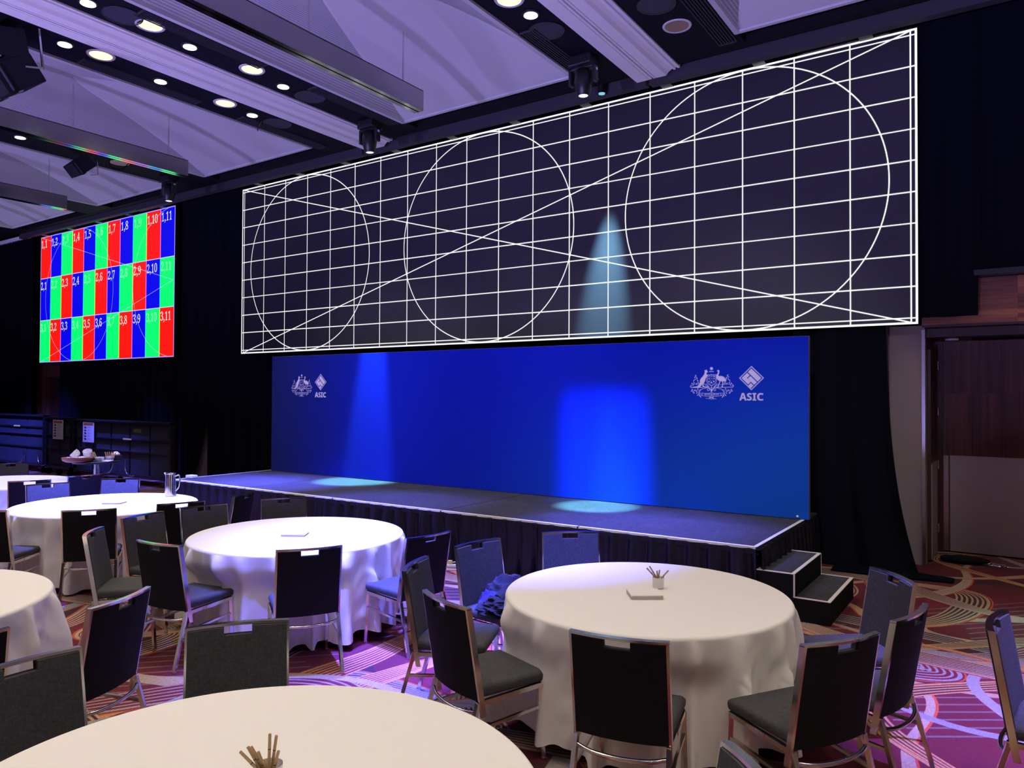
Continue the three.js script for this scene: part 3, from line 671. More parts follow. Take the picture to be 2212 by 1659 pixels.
// moving heads hung from the strips
function movingHead(x, z, label, pitch, aim, cd, ang) {
  const t = thing('moving_head', label, 'stage light', [x, CEIL, z], 0, 'moving head lights over the stage');
  part('base', rbox(-.16, .16, -.13, -.002, -.12, .12, .02), mat.blackGloss, t);
  
  const y = part('yoke', [rbox(-.19, -.145, -.34, -.12, -.05, .05, .015), rbox(.145, .19, -.34, -.12, -.05, .05, .015), rbox(-.19, .19, -.16, -.12, -.05, .05, .015)], mat.blackGloss, t);
  const h = part('head', lathe([[.001, .17], [.07, .165], [.105, .1], [.115, 0], [.1, -.08], [.075, -.16], [.06, -.165]], 28), mat.blackGloss, t);
  h.position.set(0, -.32, 0); h.rotation.x = pitch;
  part('lens', new THREE.CylinderGeometry(.058, .058, .012, 24).translate(0, -.158, 0), M({ color: lin(.05, .05, .05), emissive: lin(.75, .95, 1), emissiveIntensity: 1.6 }), h);
  part('indicator', box(.19, .193, -.2, -.17, -.02, .02), mat.beamWhite, t);
  if (cd) {
    const o = V(0, -.185, 0).applyEuler(new THREE.Euler(pitch, 0, 0)).add(V(0, -.32, 0));
    spot(t, o.toArray(), [aim[0] - x, aim[1] - CEIL, aim[2] - z], [.2, .72, 1], cd, ang, .45, 2);
  }
}
movingHead(-8.32, -8.3, 'moving head light at the inner end of the left white beam', .06, [-8.62, .6, -8.36], 950, .145);
movingHead(-4.5, -8.2, 'moving head light beside the middle white beam with a bright lens', .02, [-4.3, .6, -8.2], 800, .115);
movingHead(-13.7, -8.25, 'moving head light hanging past the end of the far left pendant bar', .0, [-13.7, 0, -8.3], 60, .1);
{
  const t = thing('added_wash_lamp', 'small cyan lamp added under the box beam to light the grid screen', 'stage light', [-4.72, 6.13, -9.13]);  // added lamp: stands in for a reflected glow, throws the cyan cone
  part('body', cyl(0, -.02, .12, 0, .05, .06, 20), mat.blackGloss, t);
  part('lens', cyl(0, -.028, -.02, 0, .045, .045, 20), M({ color: lin(.05, .05, .05), emissive: lin(.25, .6, .75), emissiveIntensity: 1 }), t);
  part('bracket', box(-.01, .01, .06, .2, -.07, -.05), mat.blackGloss, t);
  spot(t, [0, -.05, 0], [-.22, -3.23, -.455], [.3, .75, 1], 850, .163, .8, 1.5);
}
// hanging loudspeakers
function loudspeakers(x, z, drops, label, size = 1) {
  const t = thing('loudspeaker', label, 'loudspeaker', [x, CEIL, z], 0, 'hanging loudspeaker clusters'); t.scale.setScalar(size);
  for (const s of [-.12, .12]) part('hanger', bar(V(s, -.004, -.1), V(s, drops[0][0], -.1), .04), mat.chrome, t);
  part('bracket', [bar(V(.3, -.05, -.25), V(.3, -.5, -.3), .02), bar(V(.3, -.49, -.3), V(.33, -.55, -.1), .02)], mat.chrome, t);
  for (const [y, zz, p] of drops) {
    const g = new THREE.Shape([[-.28, .18], [.28, .18], [.22, -.24], [-.22, -.24]].map(([a, b]) => new THREE.Vector2(a, b)));
    const e = new THREE.ExtrudeGeometry(g, { depth: .3, bevelEnabled: true, bevelSize: .01, bevelThickness: .01, bevelSegments: 2 }); e.rotateX(-Math.PI / 2); e.translate(0, -.15, 0);
    const b = part('cabinet', e, mat.blackMatte, t); b.position.set(0, y, zz); b.rotation.x = p;
    part('grille', rbox(-.265, .265, -.145, .145, .18, .2, .008), mat.fascia, b);
    part('hinge', [box(-.26, -.12, -.18, -.165, .1, .16), box(.12, .26, -.18, -.165, .1, .16)], mat.steel, b);
  }
}
loudspeakers(-9.62, -3.75, [[-.3, .05, .2], [-.6, -.1, .62]], 'pair of black hanging loudspeaker boxes at the upper left corner');
loudspeakers(-13.75, -6.6, [[-.3, .0, .75]], 'black loudspeaker tip poking out below the far left strip', .72);

// ---------------------------------------------------------------- chairs
const bend = (g, lean0, k) => {           // lean back with height, curve in plan
  const p = g.attributes.position;
  for (let i = 0; i < p.count; i++) {
    const x = p.getX(i), y = p.getY(i), z = p.getZ(i);
    p.setZ(i, z - lean0 * (y - .4) - k * (1 - (x / .22) ** 2));
  }
  g.computeVertexNormals(); return g;
};
function padBox(x0, x1, y0, y1, t, nx, ny, soft) {
  const g = new THREE.BoxGeometry(x1 - x0, y1 - y0, t, nx, ny, 3).translate((x0 + x1) / 2, (y0 + y1) / 2, 0), p = g.attributes.position;
  metric(g);
  for (let i = 0; i < p.count; i++) {
    const e = Math.min(p.getX(i) + .22, .22 - p.getX(i), p.getY(i) - .4), s = Math.min(1, Math.max(0, e / soft));
    p.setZ(i, p.getZ(i) * (.55 + .45 * Math.sqrt(s)));
  }
  return g;
}
const BZ = -.175;
const chairGeo = (() => {
  const G = {};
  const top = .872, notch = .835;
  const pieces = (t, z) => [padBox(-.214, -.062, .405, top, t, 7, 14, .03), padBox(-.062, .062, .405, notch, t, 6, 13, .03), padBox(.062, .214, .405, top, t, 7, 14, .03)].map((g) => bend(g.translate(0, 0, z), .17, .03));
  G.front = pieces(.026, BZ + .012); G.back = pieces(.014, BZ - .01);
  G.trim = [-1, 1].map((s) => bend(new THREE.BoxGeometry(.012, .56, .03, 1, 8, 1).translate(s * .22, .6, BZ + .001), .17, .03));
  G.trim.push(bend(new THREE.BoxGeometry(.452, .012, .03, 20, 1, 1).translate(0, .881, BZ + .001), .17, .03));
  G.seat = (() => { const g = new RoundedBoxGeometry(.44, .062, .44, 5, .026); metric(g); g.translate(0, .445, .03); const p = g.attributes.position; for (let i = 0; i < p.count; i++) if (p.getY(i) > .46) p.setY(i, p.getY(i) + .008 * (1 - (p.getX(i) / .22) ** 2) - .006 * Math.max(0, p.getZ(i) / .25)); g.computeVertexNormals(); return g; })();
  const w = .022;
  G.frontLeg = (s) => [bar(V(s * .208, .408, .215), V(s * .214, .012, .232), w), box(s * .214 - .014, s * .214 + .014, 0, .014, .218, .246)];
  G.rearLeg = (s) => [bar(V(s * .212, .395, -.19), V(s * .225, .012, -.3), w), box(s * .225 - .014, s * .225 + .014, 0, .014, -.315, -.287)];
  G.rail = (s) => [bar(V(s * .21, .404, .226), V(s * .212, .392, -.2), w, .024), box(s * .222 - .003, s * .222 + .003, .384, .408, -.02, .06)];
  G.stretch = (s) => bar(V(s * .212, .29, .219), V(s * .216, .262, -.225), .016);
  G.cross = bar(V(-.21, .4, .2), V(.21, .4, .2), .02);
  G.bow = tube([V(-.214, .352, -.2), V(-.13, .342, -.232), V(0, .338, -.245), V(.13, .342, -.232), V(.214, .352, -.2)], .011, 20, 8);
  return G;
})();
const chairMesh = { front: mergeGeometries(chairGeo.front.map(clean)), back: mergeGeometries(chairGeo.back.map(clean)), trim: mergeGeometries(chairGeo.trim.map(clean)) };
function makeChair(name) {
  const t = new THREE.Group(); t.name = numbered(name); scene.add(t);
  part('seat', chairGeo.seat, mat.fabric, t);
  const b = part('backrest', chairMesh.front, mat.fabric, t);
  part('rear_panel', chairMesh.back, mat.fabricBack, b);
  part('back_trim', chairMesh.trim, mat.chrome, t);
  for (const s of [-1, 1]) { part('leg', chairGeo.frontLeg(s), mat.chrome, t); part('leg', chairGeo.rearLeg(s), mat.chrome, t); part('side_rail', chairGeo.rail(s), mat.chrome, t); part('stretcher', chairGeo.stretch(s), mat.chrome, t); }
  part('front_rail', chairGeo.cross, mat.chrome, t); part('rear_bow', chairGeo.bow, mat.chrome, t);
  return t;
}
const TABLES = { T0: [-1.9, -1.38, .925], T1: [-1.89, -4.25, .872], T2: [-5.16, -4.33, .915], T3: [-8.23, -4.28, .935], T4: [-5.39, -1.47, .915], T5: [-11.4, -4.45, .93] };
const CHAIRS = [
  ['T1', -1.53, -3.28, -168, 'black chair seen from behind, nearest the camera at the table with pens and notepad'],
  ['T1', -2.40, -3.30, 160, 'black chair with its back to us at the left front of the pens table'],
  ['T1', -2.93, -3.69, 113, 'narrow side-on chair just left of the pens table, in front of the jacket chair'],
  ['T1', -3.00, -4.33, 82, 'blue-lit chair with a navy jacket thrown on its seat'],
  ['T1', -2.74, -4.91, 40, 'grey chair facing us behind the pens table, against the stage skirt'],
  ['T1', -.83, -4.84, -52, 'grey chair facing the pens table nearest the stage stairs'],
  ['T1', -.70, -4.25, -102, 'black chair seen edge-on between the two other chairs right of the pens table'],
  ['T1', -.87, -3.70, -122, 'black chair at the right front of the pens table with its whole seat showing'],
  ['', .17, -4.26, 84, 'lone blue-lit chair at the right edge of the picture'],
  ['T0', -.818, -1.965, -52, 'chair of which only the top corner shows at the bottom edge'],
  ['T2', -4.30, -3.66, -122, 'black chair with its back to us in front of the brightest white table'],
  ['T2', -5.14, -3.28, -172, 'black chair seen from behind at the left front of the brightest table'],
  ['T2', -5.75, -3.17, 138, 'thin side-on chair with grey seat left of the brightest table'],
  ['T2', -6.14, -3.70, 104, 'grey chair turned right, behind the side-on chair of the brightest table'],
  ['T2', -6.18, -4.22, 80, 'grey chair facing us at the far left rim of the brightest table'],
  ['T2', -7.14, -4.94, -63, 'dark purple chair by the stage skirt, behind the brightest table'],
  ['T2', -6.03, -4.9, 55, 'grey chair facing us behind the brightest table, in front of the stage'],
  ['T2', -3.99, -4.42, -98, 'dark blue chair with blue seat at the right rim of the brightest table'],
  ['T3', -7.07, -4.35, -107, 'black chair at the right rim of the table with the steel jug'],
  ['T3', -7.29, -3.67, -125, 'black chair seen squarely from behind in front of the jug table'],
  ['T3', -7.93, -3.16, -148, 'chair cut by the left edge with a blue seat, at the jug table'],
  ['T3', -9.25, -4.19, 77, 'blue-lit chair facing us at the left rim of the jug table'],
  ['T5', -10.37, -4.99, -92, 'blue chair turned left beside the post of the tall bar table'],
  ['T3', -9.15, -4.83, 43, 'bright blue chair facing us behind the jug table'],
  ['T5', -10.25, -4.38, -115, 'black chair with its back to us at the far left table'],
  ['T5', -12.45, -5.06, 70, 'grey chair facing us behind the far left table'],
  ['T4', -4.13, -2.0, -66, 'black chair leaning right, seen from behind at the left foreground table'],
  ['T4', -4.084, -1.345, -95, 'chair showing only a dark sliver at the left edge'],
  ['T0', -3.02, -1.38, 91, 'grey chair cut by the left edge behind the front table'],
  ['T0', -2.80, -2.02, 53, 'grey chair facing us behind the front table, left of centre'],
];
let chair0 = null;
for (const [tb, x, z, a, label] of CHAIRS) {
  const c = chair0 ? chair0.clone() : makeChair('banquet_chair');
  if (chair0) { c.name = numbered('banquet_chair'); scene.add(c); } else chair0 = c;
  c.position.set(x, 0, z); c.rotation.set(0, rad(a), 0);
  c.userData = { label, category: 'chair', group: 'banquet chairs around the round tables' };
}
// ---------------------------------------------------------------- tables and cloths
const tableLabel = {
  T0: ['front table filling the bottom of the picture', 'large white cloth on the table at the bottom of the picture'],
  T1: ['round table holding pens and a notepad near the stage stairs', 'white cloth on the table with the notepad and the cup of pens'],
  T2: ['round table in the brightest light before the stage', 'white cloth under the brightest light, left of the pens table'],
  T3: ['round table with the steel jug', 'blue-lit white cloth on the table with the steel jug'],
  T4: ['round table cut by the left edge in the foreground', 'white cloth with creased sides cut by the left edge'],
  T5: ['farthest left round table by the tall bar table', 'white cloth on the farthest left table'],
};
const HT = .752;
for (const [k, [cx, cz, R]] of Object.entries(TABLES)) {
  const t = thing('round_table', tableLabel[k][0], 'table', [cx, 0, cz], .4 + cx, 'round banquet tables');
  const Rt = R - .02;
  part('tabletop', cyl(0, .715, .745, 0, Rt - .005, Rt - .005, 48), mat.blackMatte, t);
  for (let i = 0; i < 4; i++) { const a = i * Math.PI / 2 + .4; part('leg', bar(V(.46 * Math.cos(a), .715, .46 * Math.sin(a)), V(.5 * Math.cos(a), 0, .5 * Math.sin(a)), .045), mat.blackGloss, t); }
  // cloth: flat top, rounded edge, hanging folds pushed in where chair seats stand under it
  const near = CHAIRS.filter((c) => c[0] === k).map(([, x, z, a]) => {
    const fx = x + .25 * Math.sin(rad(a)), fz = z + .25 * Math.cos(rad(a));     // front edge of the seat
    return [Math.atan2(fz - cz, fx - cx), Math.hypot(fx - cx, fz - cz)];
  });
  const sd = cx * 3.7 + cz, folds = [];
  let q = seed = Math.floor(1000 + (cx + 20) * 77);
  for (let a = 0; a < 6.283; a += .2 + rnd() * .26) folds.push([a, .07 + rnd() * .12, .03 + rnd() * .05]);
  const wrap = (d) => Math.atan2(Math.sin(d), Math.cos(d));
  const prof = (u, v) => {
    const th = u * Math.PI * 2, e = .022;
    if (v < .3) { const r = v / .3 * (Rt + .004 - e); return [r, HT]; }
    if (v < .42) { const b = (v - .3) / .12 * Math.PI / 2; return [Rt + .004 - e + e * Math.sin(b), HT - e + e * Math.cos(b)]; }
    const s = (v - .42) / .58;                               // down the drop
    let f = 0; for (const [a, amp, w] of folds) { const d = wrap(th - a) / w; f += amp * Math.exp(-d * d); }
    const hem = .085 + .035 * Math.sin(th * 3 + sd) + .05 * noise.noise(th * 1.2, sd, 2) - .03 * Math.min(1, f / .08);
    const y = HT - e - s * (HT - e - hem);
    let r = Rt + .004 + .012 * s + f * Math.pow(s, .6) + .03 * noise.noise(Math.cos(th) * 5, Math.sin(th) * 5, s * 2 + sd) * s + .045 * (.3 - Math.abs(noise.noise(Math.cos(th) * 7 + s * 2.2, Math.sin(th) * 7 - s * 1.3, s * 2 + sd))) * Math.min(1, s * 3) - .045 * s;
    for (const [a, rs] of near) {
      const dth = Math.abs(wrap(th - a)), half = .255 / Math.max(.5, rs), lim = rs - .012;
      if (lim >= r) continue;
      const kk = Math.min(1, Math.max(0, (half * 1.75 - dth) / (half * .85))), down = Math.min(1, Math.max(0, (HT - y - .1) / .18));
      const w = kk * kk * (3 - 2 * kk) * down * down * (3 - 2 * down);
      r += (lim - r + f * .75 * s) * w;
    }
    return [r, y];
  };
  const g = sheet((u, v) => { const [r, y] = prof(u, v), th = u * Math.PI * 2; return [cx + r * Math.cos(th), y, cz + r * Math.sin(th)]; }, 300, 46, (u, v) => { const [r, y] = prof(u, v), th = u * Math.PI * 2; const rr = r + (HT - y); return [rr * Math.cos(th), rr * Math.sin(th)]; });
  // sheet() winds for +u x +v; turn it so that normals face out
  const idx = g.index.array; for (let i = 0; i < idx.length; i += 3) { const b = idx[i + 1]; idx[i + 1] = idx[i + 2]; idx[i + 2] = b; } g.computeVertexNormals();
  single('tablecloth', tableLabel[k][1], 'tablecloth', g, mat.cloth, 'white round tablecloths');
}
// ---------------------------------------------------------------- things on the tables
function notepad(x, z, turn, n, label, w = .2, d = .14) {
  const t = thing('notepad', label, 'notepad', [x, .7535, z], turn);
  for (let i = 0; i < n; i++) { const o = (rnd() - .5) * .006; part('sheet_block', rbox(-w / 2 + o, w / 2 + o, i * .009, i * .009 + .0082, -d / 2 - o, d / 2 - o, .0015, 1), i === n - 1 ? mat.paper : mat.paperEdge, t); }
}
notepad(-1.86, -4.17, .62, 3, 'stack of white notepads beside the cup of pens', .19, .16);
notepad(-5.11, -4.25, .62, 2, 'white notepad in the middle of the brightest table', .2, .15);
notepad(-8.18, -4.34, .62, 2, 'notepad in the middle of the jug table', .2, .15);
function penCup(x, z, r, h, label, square) {
  const t = thing('pen_cup', label, 'cup', [x, .7535, z], .4);
  if (square) { const p = [[.001, .004], [r * .9, .004], [r, h], [r - .006, h], [r * .9 - .006, .01], [.001, .01]]; part('cup', lathe(p, 32), mat.ceramic, t); }
  else part('cup', lathe([[.001, 0], [r * .85, 0], [r * .9, .004], [r, h], [r - .003, h], [r * .86, .01], [.001, .008]], 32), M({ color: lin(.75, .74, .7), roughness: .3 }), t);
}
penCup(-1.866, -4.39, .036, .068, 'white cup of wooden pens on the table with notepads', true);
penCup(-1.872, -1.468, .04, .085, 'pale cup of wooden pens cut by the bottom edge', false);
penCup(-11.3, -4.3, .045, .08, 'small white cup at the left edge on the farthest left table', true);
const ringDark = M({ color: lin(.03, .015, .01), roughness: .6 });
function pen(tip, foot, label, group) {
  const L = tip.distanceTo(foot), t = thing('pen', label, 'pen', foot.toArray(), 0, group);
  t.quaternion.setFromUnitVectors(V(0, 1, 0), tip.clone().sub(foot).normalize());
  part('barrel', lathe([[.0018, 0], [.0042, .012], [.0046, .02], [.0046, L - .001], [.0042, L], [.002, L], [.0018, L - .006]], 16), mat.bamboo, t);
  part('ring', cyl(0, L - .045, L - .0425, 0, .0048, .0048, 16), ringDark, t);
}
{
  const P = [[-1.926, .878, -4.349], [-1.911, .89, -4.358], [-1.873, .861, -4.385], [-1.859, .867, -4.394], [-1.813, .864, -4.425]];
  const L = ['pen leaning farthest left in the white cup', 'tallest pen in the white cup', 'shorter upright pen in the white cup', 'upright pen right of the shortest in the white cup', 'pen leaning right in the white cup'];
  P.forEach((p, i) => pen(V(...p), V(-1.866 - (p[0] + 1.866) * .35, .766, -4.39 - (p[2] + 4.39) * .35 + (i - 2) * .006), L[i], 'pens in the white cup'));
  const Q = [[515, 1630], [521, 1628], [531, 1621], [542, 1616], [561, 1625], [585, 1589], [602, 1592], [582, 1641], [611, 1624]];
  const base = V(-1.872, .7535, -1.468);
  // pen tips around the near cup: spread (right of view, up, towards the viewer) in metres from the rim centre
  const S = [[-.088, .072, 0], [-.079, .073, .012], [-.067, .084, -.006], [-.052, .09, .008], [-.029, .078, .014], [-.001, .122, -.008], [.02, .118, -.004], [-.006, .058, .03], [.032, .08, .012]];
  const rt = V(Math.cos(.5957), 0, -Math.sin(.5957)), fw = V(Math.sin(.5957), 0, Math.cos(.5957));
  const N = ['leftmost pen in the near cup', 'pen overlapping the leftmost one in the near cup', 'third pen from the left in the near cup', 'fourth pen from the left in the near cup', 'short upright pen left of the gap in the near cup', 'tallest straight pen in the near cup', 'tall pen leaning slightly right in the near cup', 'shortest pen at the front of the near cup', 'rightmost pen in the near cup'];
  S.forEach((s, i) => {
    const tip = base.clone().addScaledVector(rt, s[0]).addScaledVector(fw, s[2]); tip.y = .7535 + .05 + s[1];
    const foot = base.clone().addScaledVector(rt, -s[0] * .25 + (i - 4) * .002).addScaledVector(fw, -s[2] * .4 + (i % 3 - 1) * .01); foot.y = .768;
    pen(tip, foot, N[i], 'pens in the near cup');
  });
  pen(V(-11.31, .9, -4.25), V(-11.3, .766, -4.3), 'pen standing in the far left cup', 'pens in the far left cup');
  pen(V(-11.27, .89, -4.3), V(-11.31, .766, -4.3), 'second pen standing in the far left cup', 'pens in the far left cup');
}
{
  const t = thing('water_jug', 'tall polished steel water jug on the blue-lit table', 'jug', [-8.25, .7535, -5.03], rad(35));
  part('body', lathe([[.001, .004], [.062, 0], [.064, .01], [.058, .14], [.056, .22], [.058, .262], [.055, .262], [.053, .22], [.055, .14], [.06, .015], [.001, .01]], 40), mat.polished, t);
  part('handle', tube([V(.056, .235, 0), V(.098, .245, 0), V(.108, .2, 0), V(.098, .11, 0), V(.06, .06, 0)], .008, 28, 8), mat.polished, t);
  const sp = new THREE.ConeGeometry(.03, .06, 16, 1, true); sp.rotateX(Math.PI); sp.scale(1, 1, .7); sp.translate(-.05, .245, 0); part('spout', sp, mat.polished, t);
  part('lid_rim', new THREE.TorusGeometry(.057, .004, 8, 36).rotateX(Math.PI / 2).translate(0, .262, 0), mat.polished, t);
}
// jacket thrown on a chair
{
  const cx = -3.0, cz = -4.33, a = rad(82), f = V(Math.sin(a), 0, Math.cos(a)), r = V(Math.cos(a), 0, -Math.sin(a));
  const t = thing('jacket', 'crumpled navy jacket with bright blue lining lying on a chair seat', 'jacket', [cx, .47, cz], a);
  const lump = (sx, sy, sz, ox, oy, oz, s, k) => {
    const g = new THREE.IcosahedronGeometry(1, 24), p = g.attributes.position;
    for (let i = 0; i < p.count; i++) {
      const v = V(p.getX(i), p.getY(i), p.getZ(i)).normalize();
      const n = 1 - Math.abs(noise.noise(v.x * 1.3 + s, v.y * 2.2, v.z * 1.3)) * .55 - .16 * Math.abs(noise.noise(v.x * 2.6 + s, v.y * 5, v.z * 2.6 + s)) + .08;
      v.multiplyScalar(n); if (v.y < 0) v.y *= .1;
      p.setXYZ(i, ox + v.x * sx + k * v.y * .05, oy + v.y * sy, oz + v.z * sz);
    }
    g.computeVertexNormals(); return g;
  };
  const navy = M({ color: lin(.009, .01, .022), roughness: .85, bumpMap: weave, bumpScale: .0004 });
  part('body', [lump(.19, .2, .18, .03, .005, -.02, 3, 1), lump(.17, .11, .17, -.08, .005, .07, 9, -1)], navy, t);
  part('sleeve', thick(sheet((u, v) => { const th = v * 6.283, R = .045 + .012 * noise.noise(u * 6, v * 3, 2); return [.1 - u * .26 + .02 * Math.sin(u * 9), .05 + .1 * Math.sin(u * 3) + R * Math.sin(th) * .8 + .02, .12 + .05 * Math.sin(u * 4) + R * Math.cos(th)]; }, 24, 14), .003), navy, t);
  part('lining', thick(sheet((u, v) => [-.09 - v * .12 + .015 * noise.noise(u * 4, v * 4, 1), .012 + .11 * Math.pow(1 - v, 1.3) + .018 * noise.noise(u * 4, v * 4, 5), -.08 + u * .25 + .02 * noise.noise(u * 3, v * 5, 6)], 18, 14), .003), M({ color: lin(.012, .008, .3), roughness: .6 }), t);
}
// ---------------------------------------------------------------- tall bar table with crockery
{
  const X = -10.86, Z = -5.5, H = 1.0;
  const t = thing('bar_table', 'tall round bar table with black top and steel post behind the blue chairs', 'table', [X, 0, Z]);
  part('top', lathe([[.001, H - .03], [.3, H - .03], [.312, H - .024], [.312, H - .006], [.305, H], [.001, H]], 48), mat.blackGloss, t);
  part('post', cyl(0, .03, H - .03, 0, .04, .04, 28), mat.steel, t);
  part('collar', cyl(.05, H - .11, H - .07, 0, .012, .012, 12), mat.steel, t);
  part('base', lathe([[.001, 0], [.26, 0], [.26, .012], [.08, .035], [.001, .035]], 40), mat.steel, t);
  const rt = V(Math.cos(1.1), 0, -Math.sin(1.1)), fw = V(Math.sin(1.1), 0, Math.cos(1.1));    // across and towards the viewer
  const at = (r, f, y = H) => [X + rt.x * r + fw.x * f, y, Z + rt.z * r + fw.z * f];
  const bo = thing('wooden_bowl', 'round reddish wooden serving bowl on the tall bar table', 'bowl', at(-.22, .1));
  part('bowl', lathe([[.001, 0], [.16, 0], [.2, .02], [.215, .06], [.2, .058], [.15, .02], [.001, .016]], 48), mat.woodBoard, bo);
  const plateG = lathe([[.001, 0], [.05, 0], [.075, .012], [.072, .014], [.05, .004], [.001, .004]], 32);
  [[-.3, .1, .05], [-.2, .16, .05], [-.12, .12, .05]].forEach(([r, f, y], i) => single('saucer', ['left white saucer in the wooden bowl', 'middle white saucer in the wooden bowl', 'right white saucer in the wooden bowl'][i], 'saucer', plateG.clone().translate(...at(r, f, H + y)), mat.ceramic, 'saucers in the wooden bowl'));
  [[-.23, .05, .07, .5], [-.11, .03, .07, -.4]].forEach(([r, f, y, tilt], i) => {
    const c = thing('coffee_cup', ['left white coffee cup tipped in the wooden bowl', 'right white coffee cup leaning in the wooden bowl'][i], 'cup', at(r, f, H + y), 0, 'coffee cups in the wooden bowl');
    part('cup', lathe([[.001, 0], [.04, 0], [.055, .02], [.062, .085], [.058, .085], [.05, .02], [.001, .01]], 32), mat.ceramic, c);
    part('handle', tube([V(.056, .07, 0), V(.085, .065, 0), V(.08, .03, 0), V(.052, .022, 0)], .006, 14, 6), mat.ceramic, c);
    c.rotation.set(.5, .4, tilt);
  });
  const bowlG = lathe([[.001, 0], [.05, 0], [.062, .062], [.058, .062], [.046, .006], [.001, .006]], 28);
  [[.03, .2], [.16, .1]].forEach(([r, f], i) => single('sugar_bowl', ['white bowl beside the wooden bowl', 'white bowl packed with brown sugar sticks'][i], 'bowl', bowlG.clone().translate(...at(r, f)), mat.ceramic, 'white bowls on the bar table'));
  for (const [i, r] of [.1, .12, .14, .16, .18, .2].entries()) single('sugar_stick', ['sugar stick leaning farthest left', 'sugar stick second from the left', 'sugar stick left of centre', 'sugar stick right of centre', 'sugar stick second from the right', 'sugar stick leaning farthest right'][i] + ' in the white bowl', 'packet', bar(V(...at(r * .6 + .064, .1 + (i % 2) * .02, H + .01)), V(...at(r * 1.4 - .04, .11 + (i % 2) * .02, H + .125)), .017, .006), M({ color: lin(.55, .36, .2), roughness: .8 }), 'sugar sticks on the bar table');
  for (const [i, r] of [-.03, -.01].entries()) single('sugar_packet', ['brown sugar packet', 'second brown sugar packet'][i] + ' tucked beside the tipped cup', 'packet', bar(V(...at(r, .12, H + .05)), V(...at(r - .03, .12, H + .13)), .03, .01), M({ color: lin(.5, .33, .18), roughness: .8 }), 'sugar packets in the wooden bowl');
  single('napkin_pile', 'little pile of white napkins at the front of the bar table', 'napkins', [rbox(-.06, .06, 0, .008, -.04, .04, .003, 1).rotateY(.4).translate(...at(.12, .24)), rbox(-.055, .055, .009, .018, -.04, .04, .003, 1).rotateY(.7).translate(...at(.14, .23))], mat.paper);
  const te = thing('tea_box', 'low black box with a white lid at the right of the bar table', 'box', at(.24, -.02), .3);
  part('box', rbox(-.06, .06, 0, .065, -.06, .06, .006), mat.blackGloss, te);
  part('lid', lathe([[.001, .12], [.02, .118], [.05, .09], [.058, .066], [.001, .066]], 24), mat.ceramic, te);
}
// ---------------------------------------------------------------- folded stage carts at the left
const cartPanel = M({ color: lin(.03, .034, .05), roughness: .5 });
const signTex = ctex(canvas(128, 168, (c) => {
  c.fillStyle = '#d9d5df'; c.fillRect(0, 0, 128, 168); c.fillStyle = '#b4562f'; c.fillRect(8, 6, 112, 20);
  c.fillStyle = '#222'; for (let i = 0; i < 5; i++) { c.beginPath(); c.ellipse(28, 44 + i * 25, 13, i % 2 ? 6 : 8, .3, 0, 7); c.fill(); c.fillRect(20, 48 + i * 25, 18, 4); }
  c.fillStyle = '#8a8794'; for (let i = 0; i < 5; i++) for (let k = 0; k < 3; k++) c.fillRect(50, 36 + i * 25 + k * 6, 62 - (k * 13 + i * 7) % 24, 2);
}));
function cart(x, w, h, label, o) {
  const Z = -8.75, t = thing('stage_cart', label, 'cart', [x, 0, Z], 0);
  part('frame', [box(0, .07, .16, h, -.06, .03), box(w - .07, w, .16, h, -.06, .03), box(0, w, h - .04, h, -.12, .05), box(0, w, .16, .22, -.06, .03)], mat.blackGloss, t);
  const nx = o.cols, rows = o.rows;
  for (let i = 0; i < nx; i++) for (let j = 0; j < rows.length - 1; j++)
    part('panel', box(.08 + i * (w - .16) / nx + .03, .08 + (i + 1) * (w - .16) / nx - .03, rows[j] + .015, rows[j + 1] - .015, -.05, -.02), cartPanel, t);
  for (const y of rows.slice(1, -1)) part('crossbar', box(.05, w - .05, y - .012, y + .012, -.03, .015), o.bright === y ? mat.steel : mat.blackGloss, t);
  for (const fx of [.12, w / 2, w - .12]) { part('caster', cyl(0, -.02, .02, 0, .07, .07, 18).rotateZ(Math.PI / 2).translate(fx, .07, -.02), mat.blackSoft, t); part('caster_fork', box(fx - .035, fx + .035, .07, .17, -.03, 0), mat.blackGloss, t); }
  for (const [hx, s] of o.tubes || []) part('bent_tube', tube([V(hx, .52, .04), V(hx, .38, .05), V(hx - s * .09, .24, .06), V(hx - s * .26, .2, .06), V(hx - s * .42, .22, .05)], .014, 24, 8), mat.chrome, t);
  if (o.sign != null) part('instruction_sign', [box(o.sign, o.sign + .5, h - .52, h - .06, .03, .036)], mat.paper, t);
  if (o.sign != null) { const g = new THREE.PlaneGeometry(.48, .44); g.translate(o.sign + .25, h - .29, .0375); part('sign_print', g, M({ map: signTex, roughness: .6 }), t); }
  if (o.yellow != null) part('yellow_tag', rbox(o.yellow[0], o.yellow[0] + .34, o.yellow[1], o.yellow[1] + .035, .014, .024, .004, 1), M({ color: lin(.75, .68, .22), roughness: .5 }), t);
  if (o.green != null) part('green_sticker', box(o.green, o.green + .3, h - .24, h - .16, -.02, -.017), M({ color: lin(.12, .2, .05), roughness: .6 }), t);
  if (o.strut != null) part('strut', [bar(V(o.strut, h - .3, .04), V(o.strut + .02, h - .62, .04), .05), bar(V(o.strut, h - .5, .05), V(o.strut + .07, .62, .04), .03)], mat.steel, t);
  if (o.lbar != null) part('step_rail', [bar(V(o.lbar, .72, .04), V(o.lbar + .04, .46, .06), .02), bar(V(o.lbar + .04, .46, .06), V(o.lbar + .62, .49, .06), .022)], mat.chrome, t);
}
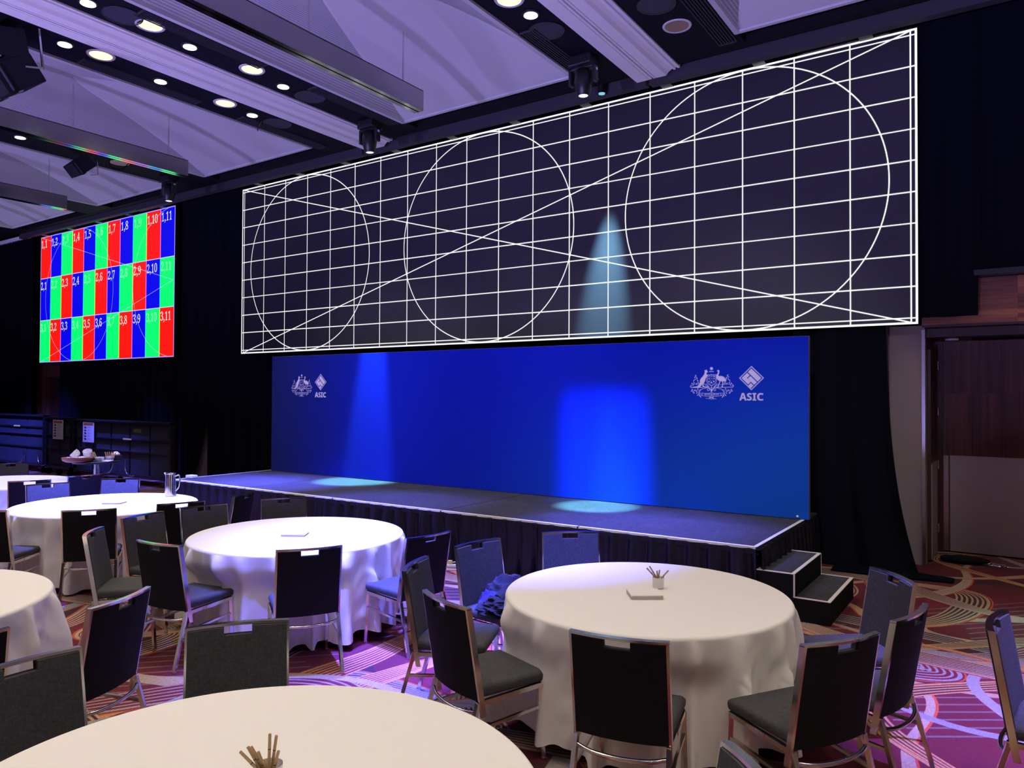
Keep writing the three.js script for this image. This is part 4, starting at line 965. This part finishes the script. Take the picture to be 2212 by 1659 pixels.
cart(-23.6, 3.85, 1.42, 'long folded stage cart at the far left edge with a yellow tag', { cols: 4, rows: [.2, .62, .92, 1.12, 1.38], bright: .92, yellow: [2.2, 1.105], tubes: [[2.85, 1], [3.6, -1]] });
cart(-19.7, 1.3, 1.38, 'narrow folded stage cart with an instruction sign between two carts', { cols: 2, rows: [.2, .62, .94, 1.34], sign: .42, lbar: .28 });
cart(-18.35, 4.05, 1.36, 'folded stage cart with sign, green sticker and bent chrome tubes', { cols: 5, rows: [.2, .7, .96, 1.32], bright: .7, sign: .5, yellow: [2.2, .95], green: 2.55, tubes: [[1.85, 1], [2.35, -1]], strut: .3 });
// ---------------------------------------------------------------- small things on the floor
{
  const t = thing('power_board', 'white power board with coiled lead at the foot of the stage skirt', 'power board', [-5.32, 0, -6.66], .5);
  part('board', rbox(-.11, .11, .002, .036, -.03, .03, .008), mat.ceramic, t);
  part('plug', rbox(-.05, 0, .036, .08, -.02, .02, .008), M({ color: lin(.7, .62, .25), roughness: .5 }), t);
  part('lead', tube([V(.1, .012, 0), V(.2, .008, .06), V(.1, .008, .14), V(-.1, .008, .12), V(-.22, .01, .02), V(-.12, .03, -.05), V(.04, .06, -.02)], .006, 50, 6), mat.ceramic, t);
}
{
  const t = thing('cloth_bundle', 'long black cloth bag lying on the carpet before the metal door panel', 'bag', [-.56, .0, -10.3], .1);
  part('bag', thick(sheet((u, v) => { const th = v * 6.283, w = .1 * Math.pow(Math.sin(Math.min(1, u * 1.05 + .04) * 3.0), .5) + .01; return [-.22 + u * .5, .045 + (.045 + .012 * noise.noise(u * 6, v * 3, 1)) * Math.sin(th) * (w / .11), w * Math.cos(th) + .02 * noise.noise(u * 5, 1, 3)]; }, 30, 18), -.003), mat.blackSoft, t);
}
{
  const t = thing('clip_chain', 'tangle of silver clips at the end of the black bag', 'clips', [-.2, 0, -10.2]);
  for (let i = 0; i < 7; i++) { const g = new THREE.TorusGeometry(.028, .006, 6, 16); g.rotateX(1.2 + rnd()); g.rotateY(rnd() * 6); g.translate(-.09 + i * .03 + (rnd() - .5) * .02, .034, (rnd() - .5) * .08); part('clip', g, mat.chrome, t); }
}
renderer.render(scene, camera);
